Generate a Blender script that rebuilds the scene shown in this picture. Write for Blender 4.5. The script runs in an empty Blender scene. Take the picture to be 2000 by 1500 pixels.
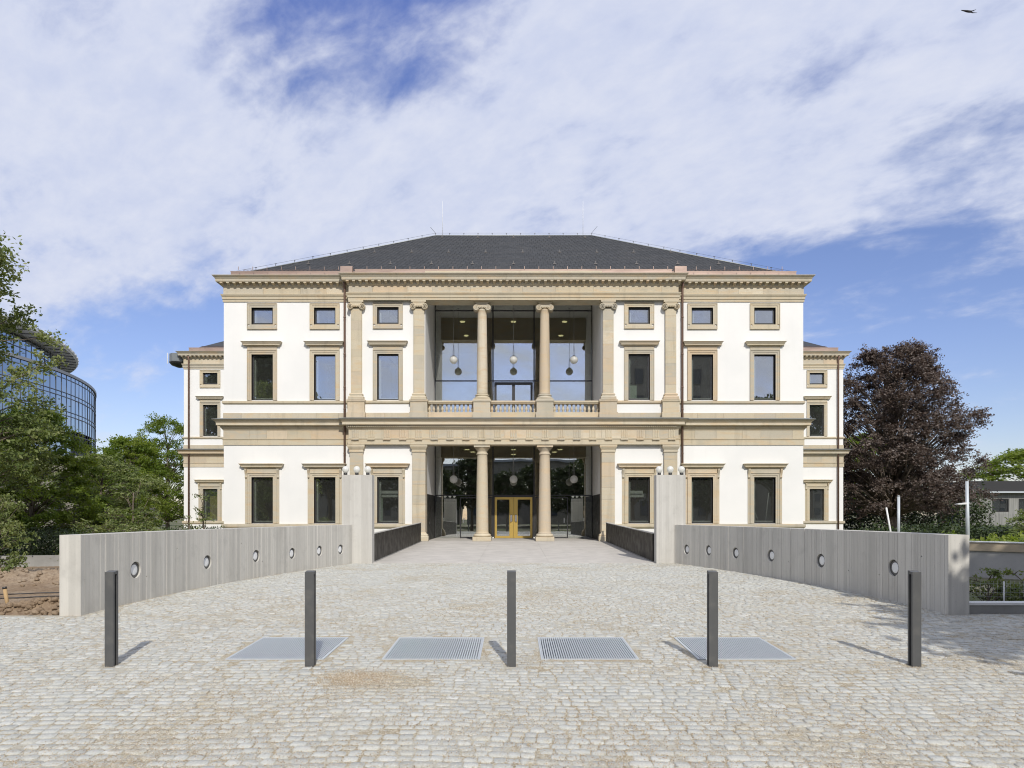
import bpy, bmesh, math, random
import numpy as np
from mathutils import Vector, Matrix, noise as mnoise

# ------------------------------------------------------------------ camera
SC = bpy.context.scene
COL = SC.collection
F, CX, HY, EYE = 1300.0, 1003.0, 1005.0, 1.7        # focal length and horizon in photograph pixels
cam_d = bpy.data.cameras.new('camera'); cam = bpy.data.objects.new('camera', cam_d); COL.objects.link(cam)
cam.location = (0, 0, EYE); cam.rotation_euler = (math.radians(90), 0, 0)
cam_d.sensor_width = 36; cam_d.lens = 36 * F / 2000
cam_d.shift_x = -(CX - 1000) / 2000; cam_d.shift_y = (HY - 750) / 2000
cam_d.clip_end = 5000; cam_d.clip_start = 0.1
SC.camera = cam

# ------------------------------------------------------------------ sun, sky, exposure
SUN_EL, SUN_AZ = math.radians(40.0), math.radians(12.0)          # azimuth measured from -Y (behind the camera) towards +X
to_sun = Vector((math.sin(SUN_AZ) * math.cos(SUN_EL), -math.cos(SUN_AZ) * math.cos(SUN_EL), math.sin(SUN_EL)))
sd = bpy.data.lights.new('sun', 'SUN'); so = bpy.data.objects.new('sun', sd); COL.objects.link(so)
sd.energy = 3.05; sd.angle = math.radians(0.55); sd.color = (1.0, 0.955, 0.88)
so.location = (30, -60, 60); so.rotation_euler = to_sun.to_track_quat('Z', 'Y').to_euler()
SC.view_settings.view_transform = 'Standard'; SC.view_settings.look = 'None'
SC.view_settings.exposure = 0.20; SC.view_settings.gamma = 1.0; SC.view_settings.use_curve_mapping = False
SC.cycles.use_denoising = True; SC.cycles.denoising_prefilter = 'ACCURATE'; SC.cycles.filter_width = 1.1
SC.cycles.max_bounces = 8; SC.cycles.transparent_max_bounces = 16; SC.cycles.caustics_reflective = False; SC.cycles.caustics_refractive = False
SC.cycles.sample_clamp_indirect = 4.0


class NT:
    """small node-tree writer"""
    def __init__(s, tree): s.t = tree; s.n = tree.nodes; s.l = tree.links; s.n.clear()
    def new(s, ty, **kw):
        nd = s.n.new(ty)
        for k, v in kw.items():
            if k == 'inp':
                for a, b in v.items(): s.set(nd, a, b)
            else: setattr(nd, k, v)
        return nd
    def set(s, nd, key, val):
        sock = nd.inputs[key]
        if isinstance(val, bpy.types.NodeSocket): s.l.new(val, sock)
        elif isinstance(val, bpy.types.Node): s.l.new(val.outputs[0], sock)
        else:
            if isinstance(val, tuple) and len(val) == 3 and sock.type == 'RGBA': val = val + (1,)
            sock.default_value = val
    def math(s, op, a, b=0.0, c=0.0, clamp=False):
        nd = s.new('ShaderNodeMath', operation=op); nd.use_clamp = clamp
        s.set(nd, 0, a); s.set(nd, 1, b)
        if op in ('MULTIPLY_ADD', 'SMOOTH_MIN', 'SMOOTH_MAX'): s.set(nd, 2, c)
        return nd.outputs[0]
    def noise(s, vec, scale, detail=4, rough=0.55, dist=0.0, dim='3D'):
        nd = s.new('ShaderNodeTexNoise', noise_dimensions=dim)
        s.set(nd, 'Vector', vec); s.set(nd, 'Scale', scale); s.set(nd, 'Detail', detail); s.set(nd, 'Roughness', rough); s.set(nd, 'Distortion', dist)
        return nd.outputs[0]
    def ramp(s, fac, stops, interp='LINEAR'):
        nd = s.new('ShaderNodeValToRGB'); s.set(nd, 0, fac); cr = nd.color_ramp; cr.interpolation = interp
        while len(cr.elements) < len(stops): cr.elements.new(0.5)
        for e, (p, c) in zip(cr.elements, stops):
            e.position = p; e.color = (c if isinstance(c, tuple) else (c, c, c)) + (1,)
        return nd.outputs[0]
    def mix(s, fac, a, b, mode='MIX'):
        nd = s.new('ShaderNodeMix', data_type='RGBA', blend_type=mode)
        s.set(nd, 0, fac); s.set(nd, 6, a); s.set(nd, 7, b); return nd.outputs[2]
    def maprange(s, v, a, b, c=0.0, d=1.0, smooth=True):
        nd = s.new('ShaderNodeMapRange', interpolation_type='SMOOTHSTEP' if smooth else 'LINEAR')
        s.set(nd, 0, v); s.set(nd, 1, a); s.set(nd, 2, b); s.set(nd, 3, c); s.set(nd, 4, d); return nd.outputs[0]


world = bpy.data.worlds.new('World'); SC.world = world; world.use_nodes = True
w = NT(world.node_tree)
sky = w.new('ShaderNodeTexSky', sky_type='NISHITA', sun_disc=False, sun_elevation=SUN_EL, sun_rotation=math.pi - SUN_AZ,
            altitude=250.0, air_density=1.0, dust_density=0.6, ozone_density=2.5)
gen = w.new('ShaderNodeTexCoord').outputs['Generated']
sep = w.new('ShaderNodeSeparateXYZ', inp={0: gen})
zc = w.math('ADD', w.math('MAXIMUM', sep.outputs[2], 0.0), 0.35)
u = w.math('DIVIDE', sep.outputs[0], zc); v = w.math('DIVIDE', sep.outputs[1], zc)      # a shallow dome of cloud overhead
uv = w.new('ShaderNodeCombineXYZ', inp={0: u, 1: v}).outputs[0]
uvr = w.new('ShaderNodeMapping', inp={0: uv, 2: (0, 0, math.radians(34))}).outputs[0]              # the bank is drawn out diagonally
uvs = w.new('ShaderNodeMapping', inp={0: uvr, 1: (3.1, 7.7, 0.0), 3: (0.78, 1.18, 1.0)}).outputs[0]
big = w.noise(uvs, 2.6, 4, 0.5, 0.4)
med = w.noise(uvs, 9.0, 8, 0.56, 0.35)
fine = w.noise(uvs, 30.0, 7, 0.58, 0.2)
cl = w.math('ADD', w.math('MULTIPLY', big, 0.70), w.math('ADD', w.math('MULTIPLY', med, 0.68), w.math('MULTIPLY', fine, 0.22)))
front = w.math('MULTIPLY_ADD', w.math('MAXIMUM', w.math('ADD', u, -0.3), 0.0), 0.5, v)      # edge of the cloud bank, across the view
edge = w.maprange(front, 1.22, 1.46, 0.08, -0.36)
rear = w.maprange(front, -1.75, -1.25, -0.28, 0.0)
hole = None
for hx, hy_, rx_, ry_, am in ((-0.21, 0.86, 0.18, 0.11, 0.34), (-0.53, 0.81, 0.06, 0.05, 0.14), (0.69, 0.97, 0.12, 0.08, 0.15), (-0.41, 1.02, 0.12, 0.07, 0.08)):   # gaps of open blue
    a_, b_ = w.math('MULTIPLY', w.math('ADD', u, -hx), 1 / rx_), w.math('MULTIPLY', w.math('ADD', v, -hy_), 1 / ry_)
    h_ = w.maprange(w.math('ADD', w.math('MULTIPLY', a_, a_), w.math('MULTIPLY', b_, b_)), 0.0, 2.2, -am, 0.0)
    hole = h_ if hole is None else w.math('ADD', hole, h_)
cov = w.math('ADD', w.math('ADD', cl, edge), w.math('ADD', rear, hole))
cov = w.maprange(cov, 0.42, 0.86, 0.0, 0.97)
lowc = w.maprange(sep.outputs[2], 0.0, 0.10, 0.35, 1.0)
cov = w.math('MULTIPLY', cov, lowc)
body = w.maprange(w.math('ADD', w.math('MULTIPLY', med, 0.6), w.math('MULTIPLY', fine, 0.4)), 0.3, 0.75)
ccol = w.mix(body, (5.3, 5.8, 7.4), (6.45, 6.75, 7.8))
tintc = w.ramp(sep.outputs[2], [(0.0, (0.55, 0.49, 0.50)), (0.22, (0.60, 0.54, 0.62)), (0.45, (0.62, 0.565, 0.67)), (0.75, (0.61, 0.60, 1.0))])
skyc = w.mix(1.0, w.mix(1.0, sky.outputs[0], tintc, 'MULTIPLY'), (2.0, 2.0, 2.0), 'MULTIPLY')
mixc = w.mix(cov, skyc, ccol)
bg = w.new('ShaderNodeBackground', inp={0: mixc, 1: 0.100})
w.new('ShaderNodeOutputWorld', inp={0: bg})

# ------------------------------------------------------------------ object helpers
def world_m(o):
    m = o.matrix_basis.copy()
    return world_m(o.parent) @ o.matrix_parent_inverse @ m if o.parent else m

def obj(name, mesh, mat=None, parent=None, loc=None, rot=None, scale=None, local=False):
    o = bpy.data.objects.new(name, mesh); COL.objects.link(o)
    if mat is not None and mesh is not None and not mesh.materials: mesh.materials.append(mat)
    if loc is not None: o.location = loc
    if rot is not None: o.rotation_euler = rot
    if scale is not None: o.scale = scale
    if parent is not None:
        o.parent = parent
        if not local: o.matrix_parent_inverse = world_m(parent).inverted()
    return o

def tag(o, label=None, cat=None, group=None, kind=None):
    if label: o['label'] = label
    if cat: o['category'] = cat
    if group: o['group'] = group
    if kind: o['kind'] = kind
    return o

def thing(name, label, cat, loc=(0, 0, 0), group=None, rz=0.0, scale=None):
    o = obj(name, None, loc=loc, rot=(0, 0, rz), scale=scale); o.empty_display_size = 0.3
    return tag(o, label, cat, group)

def part(name, parent):                                  # an Empty part that carries sub-parts
    return obj(name, None, parent=parent)

def mesh_np(name, verts, loops, sizes, mat=None, smooth=False, attr=None):
    verts = np.asarray(verts, np.float32); loops = np.asarray(loops, np.int32); sizes = np.asarray(sizes, np.int32)
    me = bpy.data.meshes.new(name)
    me.vertices.add(len(verts)); me.vertices.foreach_set('co', verts.ravel())
    me.loops.add(len(loops)); me.loops.foreach_set('vertex_index', loops)
    me.polygons.add(len(sizes)); starts = np.concatenate(([0], np.cumsum(sizes)[:-1])).astype(np.int32)
    me.polygons.foreach_set('loop_start', starts); me.polygons.foreach_set('loop_total', sizes)
    me.update(calc_edges=True)
    if smooth: me.polygons.foreach_set('use_smooth', np.ones(len(sizes), bool))
    if attr is not None:
        a = me.attributes.new('tint', 'FLOAT', 'POINT'); a.data.foreach_set('value', np.asarray(attr, np.float32))
    me.validate()
    if mat: me.materials.append(mat)
    return me


class MB:
    """collects faces for one mesh"""
    def __init__(s): s.v = []; s.f = []; s.sm = []
    def add(s, vs, fs, smooth=False):
        b = len(s.v); s.v += [tuple(p) for p in vs]
        for f in fs: s.f.append([b + i for i in f]); s.sm.append(smooth)
        return s
    def box(s, x0, x1, y0, y1, z0, z1):
        vs = [(x, y, z) for z in (z0, z1) for y in (y0, y1) for x in (x0, x1)]
        return s.add(vs, [(0, 2, 3, 1), (4, 5, 7, 6), (0, 1, 5, 4), (2, 6, 7, 3), (0, 4, 6, 2), (1, 3, 7, 5)])
    def lathe(s, prof, n=24, c=(0, 0, 0), smooth=True, axis='Z'):
        vs = []
        for r, z in prof:
            for k in range(n):
                a = 2 * math.pi * k / n
                p = (r * math.cos(a), r * math.sin(a), z) if axis == 'Z' else (r * math.cos(a), z, r * math.sin(a))
                vs.append((p[0] + c[0], p[1] + c[1], p[2] + c[2]))
        fs = []
        for i in range(len(prof) - 1):
            for k in range(n):
                a, b = i * n + k, i * n + (k + 1) % n
                fs.append((a, b, b + n, a + n) if axis == 'Z' else (a, a + n, b + n, b))
        s.add(vs, fs, smooth)
        m = len(s.v) - len(vs)
        s.f.append([m + k for k in range(n)][::-1 if axis == 'Z' else 1]); s.sm.append(False)
        t = m + (len(prof) - 1) * n
        s.f.append([t + k for k in range(n)][::1 if axis == 'Z' else -1]); s.sm.append(False)
        return s
    def tube(s, pts, rad, n=6, smooth=True):
        pts = [Vector(p) for p in pts]
        if not isinstance(rad, (list, tuple)): rad = [rad] * len(pts)
        vs = []; up = Vector((0.31, 0.17, 0.93))
        for i, p in enumerate(pts):
            d = (pts[min(i + 1, len(pts) - 1)] - pts[max(i - 1, 0)]).normalized()
            a = d.cross(up)
            if a.length < 0.05: a = d.cross(Vector((1, 0, 0)))
            a.normalize(); b = d.cross(a)
            for k in range(n):
                t = 2 * math.pi * k / n
                vs.append(p + a * (rad[i] * math.cos(t)) + b * (rad[i] * math.sin(t)))
        fs = [(i * n + k, i * n + (k + 1) % n, (i + 1) * n + (k + 1) % n, (i + 1) * n + k) for i in range(len(pts) - 1) for k in range(n)]
        fs.append(tuple(range(n - 1, -1, -1))); fs.append(tuple((len(pts) - 1) * n + k for k in range(n)))
        return s.add(vs, fs, smooth)
    def sweep(s, prof, path):
        """profile of (outward, z) along a plan path; outward is to the right-hand rear of the walk (front of a wall walked left to right)"""
        P = [Vector((p[0], p[1])) for p in path]; nrm = []
        for a, b in zip(P, P[1:]):
            d = (b - a).normalized(); nrm.append(Vector((d.y, -d.x)))
        vs = []; k = len(prof)
        for i, p in enumerate(P):
            n1 = nrm[max(i - 1, 0)]; n2 = nrm[min(i, len(nrm) - 1)]
            m = (n1 + n2) / (1 + n1.dot(n2))
            for o, z in prof: vs.append((p.x + m.x * o, p.y + m.y * o, z))
        fs = [(i * k + j, (i + 1) * k + j, (i + 1) * k + j + 1, i * k + j + 1) for i in range(len(P) - 1) for j in range(k - 1)]
        s.add(vs, fs)
        b = len(s.v) - len(vs)
        s.f.append([b + j for j in range(k)]); s.sm.append(False)
        s.f.append([b + (len(P) - 1) * k + j for j in range(k)][::-1]); s.sm.append(False)
        return s
    def prism(s, poly, z0, z1):
        n = len(poly)
        vs = [(x, y, z0) for x, y in poly] + [(x, y, z1) for x, y in poly]
        fs = [(i, (i + 1) % n, n + (i + 1) % n, n + i) for i in range(n)] + [tuple(range(n - 1, -1, -1)), tuple(range(n, 2 * n))]
        return s.add(vs, fs)
    def mesh(s, name, mat=None):
        me = bpy.data.meshes.new(name); me.from_pydata(s.v, [], s.f); me.update()
        me.polygons.foreach_set('use_smooth', s.sm)
        if mat: me.materials.append(mat)
        return me
    def obj(s, name, mat, parent=None, **kw): return obj(name, s.mesh(name, mat), None, parent, **kw)

# ------------------------------------------------------------------ materials
def material(name, base, rough=0.6, spec=0.3, metal=0.0, bump=None, build=None):
    m = bpy.data.materials.new(name); m.use_nodes = True
    t = NT(m.node_tree)
    b = t.new('ShaderNodeBsdfPrincipled', inp={'Roughness': rough, 'Specular IOR Level': spec, 'Metallic': metal})
    out = t.new('ShaderNodeOutputMaterial', inp={0: b.outputs[0]})
    pos = t.new('ShaderNodeNewGeometry').outputs['Position']
    if base is not None: t.set(b, 'Base Color', base)
    if build: build(t, b, pos, out)
    return m

def add_bump(t, b, height, strength=0.3, dist=0.02):
    bp = t.new('ShaderNodeBump', inp={'Strength': strength, 'Distance': dist, 'Height': height}); t.set(b, 'Normal', bp.outputs[0])

def attr(t, name='tint'): return t.new('ShaderNodeAttribute', attribute_name=name).outputs['Fac']

def mapping(t, vec, scale=(1, 1, 1), loc=(0, 0, 0)): return t.new('ShaderNodeMapping', inp={0: vec, 1: loc, 3: scale}).outputs[0]

def f_plaster(t, b, p, o):
    n = t.noise(p, 0.35, 5); f = t.noise(p, 30, 3)
    run = t.noise(mapping(t, p, (2.2, 2.2, 0.12)), 1.0, 4)
    c = t.mix(t.maprange(n, 0.35, 0.7), (0.83, 0.82, 0.79), (0.78, 0.775, 0.75))
    c = t.mix(t.maprange(run, 0.55, 0.8, 0, 0.10), c, (0.55, 0.54, 0.50))
    t.set(b, 'Base Color', c); add_bump(t, b, f, 0.10, 0.004)
M_PLASTER = material('white_plaster', None, 0.85, 0.15, build=f_plaster)

def f_stone(t, b, p, o):
    r = t.new('ShaderNodeObjectInfo').outputs['Random']
    off = t.new('ShaderNodeVectorMath', operation='ADD', inp={0: p, 1: t.new('ShaderNodeCombineXYZ', inp={0: t.math('MULTIPLY', r, 37.0), 1: t.math('MULTIPLY', r, 11.0), 2: t.math('MULTIPLY', r, 53.0)}).outputs[0]}).outputs[0]
    col = t.ramp(r, [(0.0, (0.52, 0.455, 0.335)), (0.25, (0.59, 0.52, 0.385)), (0.5, (0.54, 0.485, 0.38)), (0.72, (0.48, 0.44, 0.355)), (0.88, (0.58, 0.465, 0.33)), (1.0, (0.63, 0.565, 0.44))])
    band = t.noise(mapping(t, off, (0.5, 0.5, 2.6)), 1.7, 5, 0.6, 0.8)
    col = t.mix(t.maprange(band, 0.45, 0.70, 0, 0.7), col, (0.60, 0.455, 0.28))
    col = t.mix(t.maprange(t.noise(off, 0.9, 5, 0.6), 0.52, 0.75, 0, 0.55), col, (0.40, 0.375, 0.295))
    col = t.mix(t.maprange(t.noise(mapping(t, p, (3.0, 3.0, 0.25)), 1.0, 5, 0.6), 0.52, 0.75, 0, 0.35), col, (0.30, 0.265, 0.20))
    col = t.mix(t.maprange(t.noise(off, 26, 4, 0.7), 0.35, 0.75, 0, 0.25), col, (0.30, 0.255, 0.18))
    t.set(b, 'Base Color', col); add_bump(t, b, t.noise(p, 45, 4, 0.7), 0.2, 0.006)
M_STONE = material('sandstone', None, 0.8, 0.2, build=f_stone)
M_JOINT = material('mortar', (0.20, 0.17, 0.12), 0.9, 0.1)

def f_slate(t, b, p, o):
    a = attr(t)
    c = t.ramp(a, [(0, (0.042, 0.046, 0.053)), (0.5, (0.050, 0.054, 0.062)), (1, (0.060, 0.064, 0.072))])
    c = t.mix(t.maprange(t.noise(mapping(t, p, (0.5, 1.5, 2)), 1.2, 5), 0.45, 0.7, 0, 0.5), c, (0.072, 0.072, 0.075))
    t.set(b, 'Base Color', c); add_bump(t, b, t.noise(p, 20, 4), 0.3, 0.01)
M_SLATE = material('slate', None, 0.6, 0.25, build=f_slate)

def f_copper(t, b, p, o):
    c = t.mix(t.maprange(t.noise(mapping(t, p, (0.6, 1, 3)), 1.3, 5), 0.35, 0.7), (0.41, 0.305, 0.25), (0.31, 0.225, 0.185))
    t.set(b, 'Base Color', c)
M_COPPER = material('aged_copper', None, 0.42, 0.5, metal=0.35, build=f_copper)
M_PIPE = material('brown_copper_pipe', (0.20, 0.125, 0.095), 0.5, 0.4, metal=0.2)
M_ZINC = material('zinc_cover', (0.25, 0.265, 0.26), 0.45, 0.5, metal=0.5)
M_FRAME = material('dark_bronze_frame', (0.035, 0.034, 0.034), 0.4, 0.5)
M_BLACK = material('black_panel', (0.022, 0.021, 0.019), 0.55, 0.35, build=lambda t, b, p, o: (t.set(b, 'Roughness', t.maprange(t.noise(p, 3, 4), 0.3, 0.7, 0.42, 0.62)), t.set(b, 'Base Color', t.mix(t.maprange(t.noise(mapping(t, p, (1, 1, 0.2)), 4, 5), 0.4, 0.8, 0, 0.6), (0.022, 0.020, 0.017), (0.032, 0.029, 0.025)))))
M_BOLLARD = material('anthracite_steel', None, 0.5, 0.4, build=lambda t, b, p, o: t.set(b, 'Base Color', t.mix(t.maprange(t.noise(p, 7, 6), 0.45, 0.8, 0, 0.8), (0.090, 0.092, 0.093), (0.135, 0.132, 0.125))))
M_GOLD = material('brass_door', None, 0.36, 0.5, metal=0.65, build=lambda t, b, p, o: t.set(b, 'Base Color', t.mix(t.noise(mapping(t, p, (6, 1, 0.6)), 3, 4), (0.62, 0.42, 0.10), (0.70, 0.49, 0.15))))
M_STEEL = material('steel', (0.45, 0.45, 0.45), 0.3, 0.5, metal=0.9)
M_GALV = material('galvanised_steel', None, 0.45, 0.5, metal=0.15, build=lambda t, b, p, o: t.set(b, 'Base Color', t.mix(t.noise(p, 9, 5), (0.46, 0.50, 0.53), (0.56, 0.59, 0.61))))
M_DARKPIT = material('dark_pit', (0.36, 0.39, 0.42), 0.9, 0.1)
M_WHITE = material('white_paint', (0.75, 0.75, 0.73), 0.5, 0.3)
def f_opal(t, b, p, o):
    tl = t.new('ShaderNodeBsdfTranslucent', inp={'Color': (0.85, 0.84, 0.74)}); t.set(o, 0, t.new('ShaderNodeMixShader', inp={0: 0.45, 1: b.outputs[0], 2: tl.outputs[0]}).outputs[0])
M_OPAL = material('opal_glass', (0.94, 0.94, 0.93), 0.18, 0.5, build=f_opal)
M_LENS = material('lamp_lens', (0.78, 0.79, 0.79), 0.35, 0.4)
M_RIM = material('lamp_rim', (0.10, 0.10, 0.10), 0.45, 0.4)
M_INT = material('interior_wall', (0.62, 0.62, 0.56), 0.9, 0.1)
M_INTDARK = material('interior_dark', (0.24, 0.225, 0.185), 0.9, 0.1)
M_INTWHITE = material('interior_white', (0.75, 0.76, 0.73), 0.9, 0.1)
M_INTGREEN = material('interior_green', (0.55, 0.66, 0.52), 0.9, 0.1)
M_CURTAIN = material('ochre_curtain', (0.55, 0.46, 0.20), 0.9, 0.1)
M_WOOD = material('raw_wood', (0.45, 0.31, 0.16), 0.8, 0.2)

def f_lamp(t, b, p, o):
    t.set(b, 'Emission Color', (1.0, 0.86, 0.55)); t.set(b, 'Emission Strength', 1.3)
M_LAMP = material('lit_downlight', (0.9, 0.85, 0.7), 0.5, 0.2, build=f_lamp)

def glass(name, tint, refl, fres=0.9, rough=0.0, reftint=(0.95, 0.97, 1.0), grey_veil=0.0):
    m = bpy.data.materials.new(name); m.use_nodes = True; t = NT(m.node_tree)
    g = t.new('ShaderNodeBsdfGlossy', inp={'Color': reftint, 'Roughness': rough})
    tr = t.new('ShaderNodeBsdfTransparent', inp={'Color': tint})
    lw = t.new('ShaderNodeFresnel', inp={'IOR': 1.5})
    p = t.new('ShaderNodeNewGeometry').outputs['Position']
    bp = t.new('ShaderNodeBump', inp={'Strength': 0.06, 'Distance': 0.02, 'Height': t.noise(p, 0.9, 1)}); t.set(g, 'Normal', bp.outputs[0])
    fac = t.math('MULTIPLY_ADD', lw.outputs[0], fres, refl, clamp=True)
    df = t.new('ShaderNodeBsdfDiffuse', inp={'Color': (0.5, 0.5, 0.46)}); tr = t.new('ShaderNodeMixShader', inp={0: grey_veil, 1: tr.outputs[0], 2: df.outputs[0]})  # brightness put into dark panes as a thin grey dust veil
    mx = t.new('ShaderNodeMixShader', inp={0: fac, 1: tr.outputs[0], 2: g.outputs[0]})
    t.new('ShaderNodeOutputMaterial', inp={0: mx.outputs[0]})
    return m
M_GLASS = glass('window_glass', (0.95, 0.98, 0.95), 0.27, 0.6, grey_veil=0.04)
M_GLASSHALL = glass('hall_glass', (0.84, 0.88, 0.76), 0.38, 0.6, grey_veil=0.02)
M_GLASSFAR = glass('office_glass', (0.03, 0.04, 0.05), 0.80, reftint=(0.50, 0.56, 0.63))

def f_concrete(light, dark, board=True):
    def f(t, b, p, o):
        if board:
            sp = t.new('ShaderNodeSeparateXYZ', inp={0: p})
            s1 = t.math('ADD', sp.outputs[1], t.math('MULTIPLY', sp.outputs[0], 0.93))
            c1 = t.new('ShaderNodeCombineXYZ', inp={0: t.math('MULTIPLY', s1, 9.0)}).outputs[0]
            wn = t.new('ShaderNodeTexWhiteNoise', noise_dimensions='1D', inp={1: t.math('FLOOR', t.math('MULTIPLY', s1, 8.7))}).outputs[0]
            st = t.noise(mapping(t, p, (14, 14, 0.5)), 1.0, 5, 0.65)
            fac = t.math('ADD', t.math('MULTIPLY', wn, 0.34), t.math('MULTIPLY', st, 0.75))
            c = t.mix(t.maprange(fac, 0.25, 0.85), dark, light)
        else:
            c = t.mix(t.maprange(t.noise(p, 1.3, 6, 0.6), 0.3, 0.75), dark, light)
        c = t.mix(t.maprange(t.noise(mapping(t, p, (1.0, 1.0, 0.3)), 1.1, 6, 0.65), 0.48, 0.75, 0, 0.40), c, tuple(x * 0.80 for x in dark))
        c = t.mix(t.maprange(t.noise(p, 2.2, 6, 0.65), 0.5, 0.8, 0, 0.45), c, tuple(x * 0.72 for x in dark))
        c = t.mix(t.maprange(t.noise(p, 60, 2), 0.66, 0.74, 0, 0.6), c, tuple(x * 0.45 for x in dark))
        t.set(b, 'Base Color', c); add_bump(t, b, t.noise(mapping(t, p, (40, 40, 4)), 1.0, 4, 0.7), 0.25, 0.004)
    return f
M_CONC = material('board_marked_concrete', None, 0.8, 0.2, build=f_concrete((0.615, 0.595, 0.545), (0.485, 0.47, 0.43)))
M_CONCP = material('pale_board_concrete', None, 0.8, 0.2, build=f_concrete((0.56, 0.545, 0.505), (0.47, 0.455, 0.42)))
M_CONCG = material('plain_concrete', None, 0.85, 0.2, build=f_concrete((0.36, 0.355, 0.34), (0.27, 0.265, 0.25), False))
M_DECK = material('pale_deck_concrete', None, 0.8, 0.25, build=f_concrete((0.56, 0.53, 0.485), (0.47, 0.445, 0.405), False))

def sandmask(t, p):
    a = t.noise(p, 0.55, 5, 0.6, 0.5); b_ = t.noise(p, 4.5, 5, 0.65); c = t.noise(p, 26, 3, 0.7)
    return t.math('ADD', t.math('MULTIPLY', a, 0.50), t.math('ADD', t.math('MULTIPLY', b_, 0.34), t.math('MULTIPLY', c, 0.42)))
def sandpatch(t, p):
    """the spill of sand in front of the second grating and two smaller ones: stains with a shape of their own"""
    nz_ = t.new('ShaderNodeTexNoise', inp={'Vector': p, 'Scale': 1.6, 'Detail': 5.0, 'Roughness': 0.6}).outputs['Color']
    p = t.new('ShaderNodeVectorMath', operation='ADD', inp={0: p, 1: t.new('ShaderNodeVectorMath', operation='MULTIPLY', inp={0: t.new('ShaderNodeVectorMath', operation='SUBTRACT', inp={0: nz_, 1: (0.5, 0.5, 0.5)}).outputs[0], 1: (0.9, 0.6, 0)}).outputs[0]}).outputs[0]
    out = None
    for x, y, rx, ry in ((-1.78, 7.6, 0.50, 0.36), (-1.25, 7.45, 0.45, 0.22)):
        d = t.new('ShaderNodeVectorMath', operation='MULTIPLY', inp={0: t.new('ShaderNodeVectorMath', operation='SUBTRACT', inp={0: p, 1: (x, y, 0)}).outputs[0], 1: (1 / rx, 1 / ry, 0)}).outputs[0]
        ln = t.new('ShaderNodeVectorMath', operation='LENGTH', inp={0: d}).outputs['Value']
        m = t.maprange(ln, 1.25, 0.2, 0.0, 1.0)
        out = m if out is None else t.math('MAXIMUM', out, m)
    return out
def sandcol(t, p):
    g = t.new('ShaderNodeTexVoronoi', inp={'Vector': p, 'Scale': 130.0}).outputs['Color']
    gg = t.new('ShaderNodeSeparateXYZ', inp={0: g}).outputs[0]
    return t.ramp(gg, [(0.0, (0.19, 0.155, 0.105)), (0.35, (0.34, 0.295, 0.21)), (0.7, (0.45, 0.395, 0.29)), (1.0, (0.65, 0.61, 0.52))])
def f_cobble(t, b, p, o):
    a = attr(t)
    c = t.ramp(a, [(0.0, (0.42, 0.422, 0.385)), (0.3, (0.49, 0.49, 0.445)), (0.6, (0.53, 0.535, 0.49)), (0.85, (0.50, 0.485, 0.415)), (1.0, (0.595, 0.60, 0.56))])
    sp = t.noise(p, 95, 4, 0.8)
    c = t.mix(t.maprange(sp, 0.45, 0.68, 0, 0.75), c, (0.25, 0.25, 0.25))
    c = t.mix(t.maprange(t.noise(p, 48, 4, 0.75), 0.48, 0.68, 0, 0.55), c, (0.66, 0.65, 0.615))
    m = t.math('ADD', sandmask(t, p), t.math('MULTIPLY', sandpatch(t, p), 0.30))
    c = t.mix(t.maprange(m, 0.64, 0.74, 0, 0.88), c, sandcol(t, p))
    t.set(b, 'Base Color', c); add_bump(t, b, t.math('ADD', t.noise(p, 45, 5, 0.7), t.math('MULTIPLY', t.noise(p, 170, 2), 0.4)), 0.55, 0.008)
M_COBBLE = material('granite_cobble', None, 0.78, 0.25, build=f_cobble)
def f_sand(t, b, p, o):
    c = t.mix(t.maprange(t.noise(p, 2.2, 6, 0.65), 0.40, 0.60, 0, 0.75), sandcol(t, p), (0.46, 0.45, 0.395))
    t.set(b, 'Base Color', c); add_bump(t, b, t.noise(p, 120, 3), 0.6, 0.006)
M_SAND = material('joint_sand', None, 0.95, 0.1, build=f_sand)
M_GRIT = material('sand_grit', None, 0.85, 0.2, build=lambda t, b, p, o: t.set(b, 'Base Color', t.ramp(attr(t), [(0, (0.18, 0.13, 0.09)), (0.3, (0.38, 0.28, 0.17)), (0.65, (0.50, 0.41, 0.28)), (1, (0.72, 0.68, 0.60))])))
def f_earth(t, b, p, o):
    c = t.mix(t.maprange(t.noise(p, 0.8, 6, 0.6), 0.35, 0.65), (0.28, 0.205, 0.135), (0.37, 0.295, 0.215))
    c = t.mix(t.maprange(t.noise(p, 9, 6, 0.7), 0.4, 0.7, 0, 0.7), c, (0.15, 0.10, 0.065))
    t.set(b, 'Base Color', c); add_bump(t, b, t.noise(p, 14, 6, 0.7), 0.8, 0.05)
M_EARTH = material('bare_earth', None, 0.95, 0.1, build=f_earth)
M_GROUND = material('park_ground', None, 0.95, 0.1, build=lambda t, b, p, o: t.set(b, 'Base Color', t.mix(t.maprange(t.noise(p, 0.15, 6), 0.4, 0.6), (0.20, 0.18, 0.14), (0.09, 0.11, 0.045))))
M_BARK = material('bark', None, 0.9, 0.1, build=lambda t, b, p, o: (t.set(b, 'Base Color', t.mix(t.noise(mapping(t, p, (8, 8, 1.5)), 1.0, 5), (0.10, 0.08, 0.06), (0.24, 0.20, 0.16))), add_bump(t, b, t.noise(mapping(t, p, (14, 14, 3)), 1.0, 4), 0.6, 0.03)))

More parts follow.
